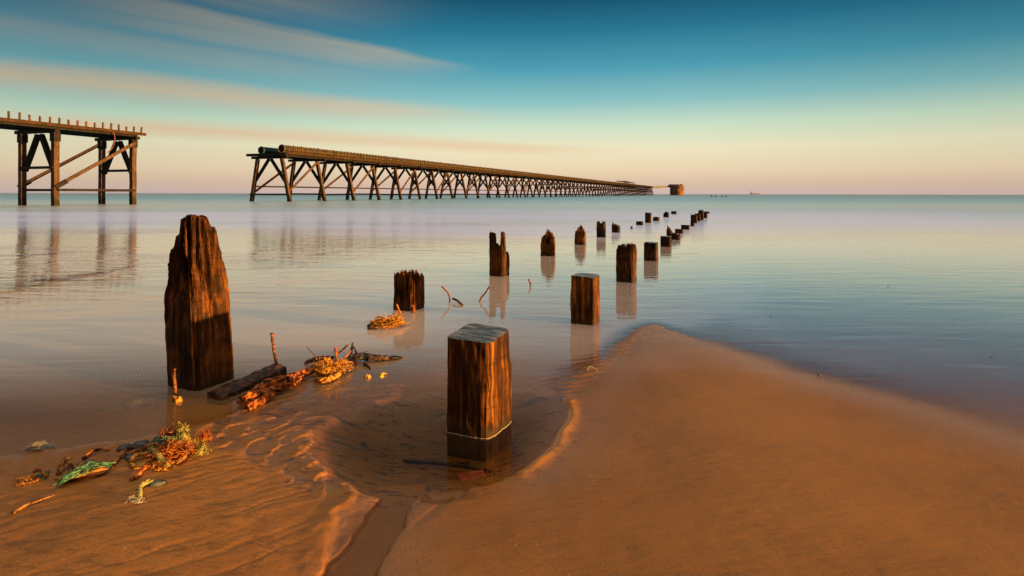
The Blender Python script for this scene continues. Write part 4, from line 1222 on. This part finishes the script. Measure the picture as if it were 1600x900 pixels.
# things under the water
for (px, py, rx, ry, rz, lab) in ((216, 632, .13, .09, .045, 'largest pale stone lying under the water left of the leaning post'), (254, 616, .08, .06, .04, 'pale stone under the water touching the leaning post shadow side'),
                                  (172, 642, .11, .03, .03, 'long thin pale stone under the water, farthest from the leaning post'), (300, 612, .07, .05, .05, 'brown stone at the front foot of the leaning post')):
    c = P(px, py, -.075); mb = MB(); lump(mb, c, rx, ry, rz, int(px), rough=.25, n=20, m=12, ang=.2); single('stone', mb, 'stone', c, lab, 'stone', group='stones under the shallow water')
a_, b_ = G(632, 690, .004), G(770, 722, .004)
a_.z = gz(a_.x, a_.y) + .008; b_.z = gz(b_.x, b_.y) + .008
mb = MB(); mb.tube(smooth_path([a_, a_.lerp(b_, .5) + Vector((0, .008, .004)), b_], 6), lambda t: .012 - .003 * t, 8, lump=.15, seed=9)
single('sunken_stick', mb, 'bark', a_, 'straight black stick lying on the bottom of the pool before the nearest post', 'stick')
c = G(738, 729, -.012); mb = MB(); dd_ = Vector((.95, .3, 0)); mb.beam(c - dd_ * .08, c + dd_ * .08, .10, .05)
single('brick', mb, 'brick', c, 'red brick half buried on the bottom of the pool before the nearest post', 'brick', False)
mb = MB(); c = G(925, 580, .004); mb.tube(smooth_path([c + Vector((-.04, 0, 0)), c + Vector((-.02, .02, .03)), c + Vector((.02, .02, .02)), c + Vector((.05, 0, 0))], 4), .0035, 6)
single('shell_fragment', mb, 'white', c, 'small white shell fragment at the pool edge before the clean-sawn timber', 'shell')

for px, py in ((1497, 449), (1388, 449), (1366, 461), (1131, 478), (1280, 586), (1441, 523), (1550, 558), (1205, 494)):
    mb = MB(); c = P(px, py, -.002); r_ = .007 + .003 * (px % 3); lump(mb, c, r_ * 1.4, r_, r_ * .7, px, rough=.2, n=10, m=6)
    single('pebble', mb, 'pebble', c, 'tiny dark pebble on the glassy wet sand sheet right of the posts', 'pebble', group='tiny pebbles on the wet sand sheet')

# ------------------------------------------------------------------ sky, sun, camera
SUN_EL, SUN_AZ = 2.0, 110.5       # azimuth clockwise from straight ahead (+Y)
sd = Vector((math.sin(R(SUN_AZ)) * math.cos(R(SUN_EL)), math.cos(R(SUN_AZ)) * math.cos(R(SUN_EL)), math.sin(R(SUN_EL))))
w = bpy.data.worlds.new('World'); scene.world = w; w.use_nodes = True
w.node_tree.nodes.clear(); nt = NT(w.node_tree)
wo = nt.node('ShaderNodeOutputWorld'); bg = nt.node('ShaderNodeBackground'); nt.link(bg.outputs[0], wo.inputs[0])
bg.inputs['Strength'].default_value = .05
sky = nt.node('ShaderNodeTexSky', sky_type='NISHITA'); sky.sun_disc = False
sky.sun_elevation = R(SUN_EL); sky.sun_rotation = R(SUN_AZ); sky.air_density = 1.0; sky.dust_density = 1.0; sky.ozone_density = 3.0
tc = nt.node('ShaderNodeTexCoord'); dvec = tc.outputs['Generated']
nrm = nt.node('ShaderNodeVectorMath', operation='NORMALIZE'); nt.link(dvec, nrm.inputs[0]); dvec = nrm.outputs[0]
sp_ = nt.node('ShaderNodeSeparateXYZ'); nt.link(dvec, sp_.inputs[0])
zx, zy, zz = sp_.outputs
zc = nt.math('MAXIMUM', zz, 0.0)
EL = lambda y: max(0.0, (303 - y) / math.hypot(889, 303 - y))
ramp = nt.ramp(zc, [(0.0, srgb(208, 184, 176)), (EL(287), srgb(222, 192, 168)), (EL(268), srgb(238, 213, 178)), (EL(234), srgb(241, 232, 194)),
                    (EL(200), srgb(208, 228, 200)), (EL(160), srgb(142, 196, 196)), (EL(110), srgb(80, 160, 180)), (EL(50), srgb(40, 118, 146)),
                    (EL(0), srgb(22, 82, 108)), (.40, srgb(30, 66, 84)), (.55, srgb(48, 62, 66)), (1.0, srgb(70, 75, 80))])
# cool to the left of the view, darker away from the bright patch over the pier
hx = nt.math('ARCTAN2', zx, zy)
side = nt.math('MULTIPLY', nt.smooth(nt.math('ABSOLUTE', nt.math('SUBTRACT', hx, .08)), .12, .85), nt.smooth(zc, .0, .30, .18, .78))
grad = nt.mix(side, ramp, nt.mix(1.0, ramp, (0.28, 0.40, 0.44, 1), 'MULTIPLY'))
# cirrus: streaks on a level cloud sheet
iz = nt.math('DIVIDE', 1.0, nt.math('MAXIMUM', zz, .035))
cx = nt.math('MULTIPLY', zx, iz); cy = nt.math('MULTIPLY', zy, iz)
TH = R(42)
cs = nt.math('ADD', nt.math('MULTIPLY', cx, math.cos(TH)), nt.math('MULTIPLY', cy, math.sin(TH)))
ct = nt.math('ADD', nt.math('MULTIPLY', cx, -math.sin(TH)), nt.math('MULTIPLY', cy, math.cos(TH)))
cv = nt.node('ShaderNodeCombineXYZ'); nt.link(cs, cv.inputs[0]); nt.link(ct, cv.inputs[1])
wob = nt.noise(nt.mapping(cv.outputs[0], (.35, .5, 1)), 1.0, 4, .55)
fib = nt.noise(nt.mapping(cv.outputs[0], (.22, 3.2, 1)), 1.2, 6, .6, .8)
ctw = nt.math('ADD', ct, nt.math('MULTIPLY_ADD', wob, .9, -.45))
cloud = None


def streak(t0, w_up, w_dn, s0, s1, fade0, fade1, amp, slope=0.0):
    """one band: soft above (far side), crisper below"""
    global cloud
    u = nt.math('SUBTRACT', ctw, nt.math('MULTIPLY_ADD', cs, slope, t0))
    a = nt.math('MULTIPLY', nt.smooth(u, -w_dn, 0, 0, 1), nt.smooth(u, 0, w_up, 1, 0))
    b = nt.math('MULTIPLY', nt.smooth(cs, s0, s0 + fade0), nt.smooth(cs, s1 - fade1, s1, 1, 0))
    m = nt.math('MULTIPLY', nt.math('MULTIPLY', a, b), amp)
    cloud = m if cloud is None else nt.math('MAXIMUM', cloud, m)


streak(3.50, 1.1, .22, -.6, 3.1, 1.6, 1.2, .55, .03)
streak(2.9, .7, .6, -1.8, 2.0, 1.2, 1.4, .42)
streak(4.4, 1.2, .6, -1.5, 3.2, 1.4, 2.0, .34)
streak(6.25, 1.7, .95, -2.0, 5.4, 2.0, 2.6, .80, -.05)
streak(10.4, 2.6, 1.8, -1.0, 12.5, 3.0, 5.0, 1.0, -.13)
streak(7.4, 2.0, 1.0, -6.0, 0.6, 2.0, 1.6, .30)
streak(2.2, 2.4, 1.2, -8.0, -.4, 2.0, 1.6, .35)
streak(-.6, .7, .7, 9.9, 12.6, .9, .9, .45)
cloud = nt.math('MULTIPLY', cloud, nt.smooth(fib, .15, .75, .55, 1.1))
cl_col = nt.mix(nt.smooth(zc, .06, .28), srgb(236, 208, 170) + (1,), srgb(196, 178, 146) + (1,))
cl_col = nt.mix(nt.math('MULTIPLY', side, .9), cl_col, nt.mix(1.0, cl_col, (0.36, 0.38, 0.38, 1), 'MULTIPLY'))
grad = nt.mix(nt.math('MULTIPLY', cloud, nt.smooth(zz, .02, .06)), grad, cl_col)
# warm light round the low sun, out of the picture to the right and behind
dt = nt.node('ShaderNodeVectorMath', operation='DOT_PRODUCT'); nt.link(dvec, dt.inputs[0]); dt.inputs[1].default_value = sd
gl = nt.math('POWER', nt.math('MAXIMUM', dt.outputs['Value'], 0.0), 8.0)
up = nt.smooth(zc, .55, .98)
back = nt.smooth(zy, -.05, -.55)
grad = nt.mix(back, grad, nt.mix(1.0, grad, (0.30, 0.24, 0.22, 1), 'MULTIPLY'))  # sky behind the camera dimmed to keep the post fronts dark
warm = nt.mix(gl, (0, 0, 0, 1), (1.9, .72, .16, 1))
over = nt.mix(up, (0, 0, 0, 1), (1.50, 1.24, 1.02, 1))  # unseen bright zenith added to light the sand from above
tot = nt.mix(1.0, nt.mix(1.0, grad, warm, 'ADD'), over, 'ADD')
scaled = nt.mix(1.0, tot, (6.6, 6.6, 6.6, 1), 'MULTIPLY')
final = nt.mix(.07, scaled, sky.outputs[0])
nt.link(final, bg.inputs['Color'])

ld = bpy.data.lights.new('sun', 'SUN'); ld.energy = 5.0; ld.angle = R(.9); ld.color = (1.0, .54, .15)
so = bpy.data.objects.new('sun', ld); COL.objects.link(so)
so.rotation_euler = sd.to_track_quat('Z', 'Y').to_euler()

cd = bpy.data.cameras.new('camera'); cam = bpy.data.objects.new('camera', cd); COL.objects.link(cam)
cam.location = (0, 0, H); cam.rotation_euler = (R(90), R(0), 0)
cam.rotation_mode = 'XYZ'
roll = math.atan(3.0 / 1600.0)
cam.matrix_world = Matrix.Translation((0, 0, H)) @ Matrix.Rotation(R(90), 4, 'X') @ Matrix.Rotation(roll, 4, 'Z')
cd.sensor_width = 36; cd.lens = F / 1600 * 36
cd.shift_y = -(450 - yh(800)) / 1600.0
cd.clip_start = .05; cd.clip_end = 20000
scene.camera = cam
scene.view_settings.view_transform = 'Standard'; scene.view_settings.look = 'None'
scene.view_settings.exposure = 1.66; scene.view_settings.gamma = 1.0
scene.cycles.use_denoising = True
scene.cycles.denoising_prefilter = 'FAST'
scene.cycles.max_bounces = 8; scene.cycles.transparent_max_bounces = 12
scene.cycles.sample_clamp_indirect = 6
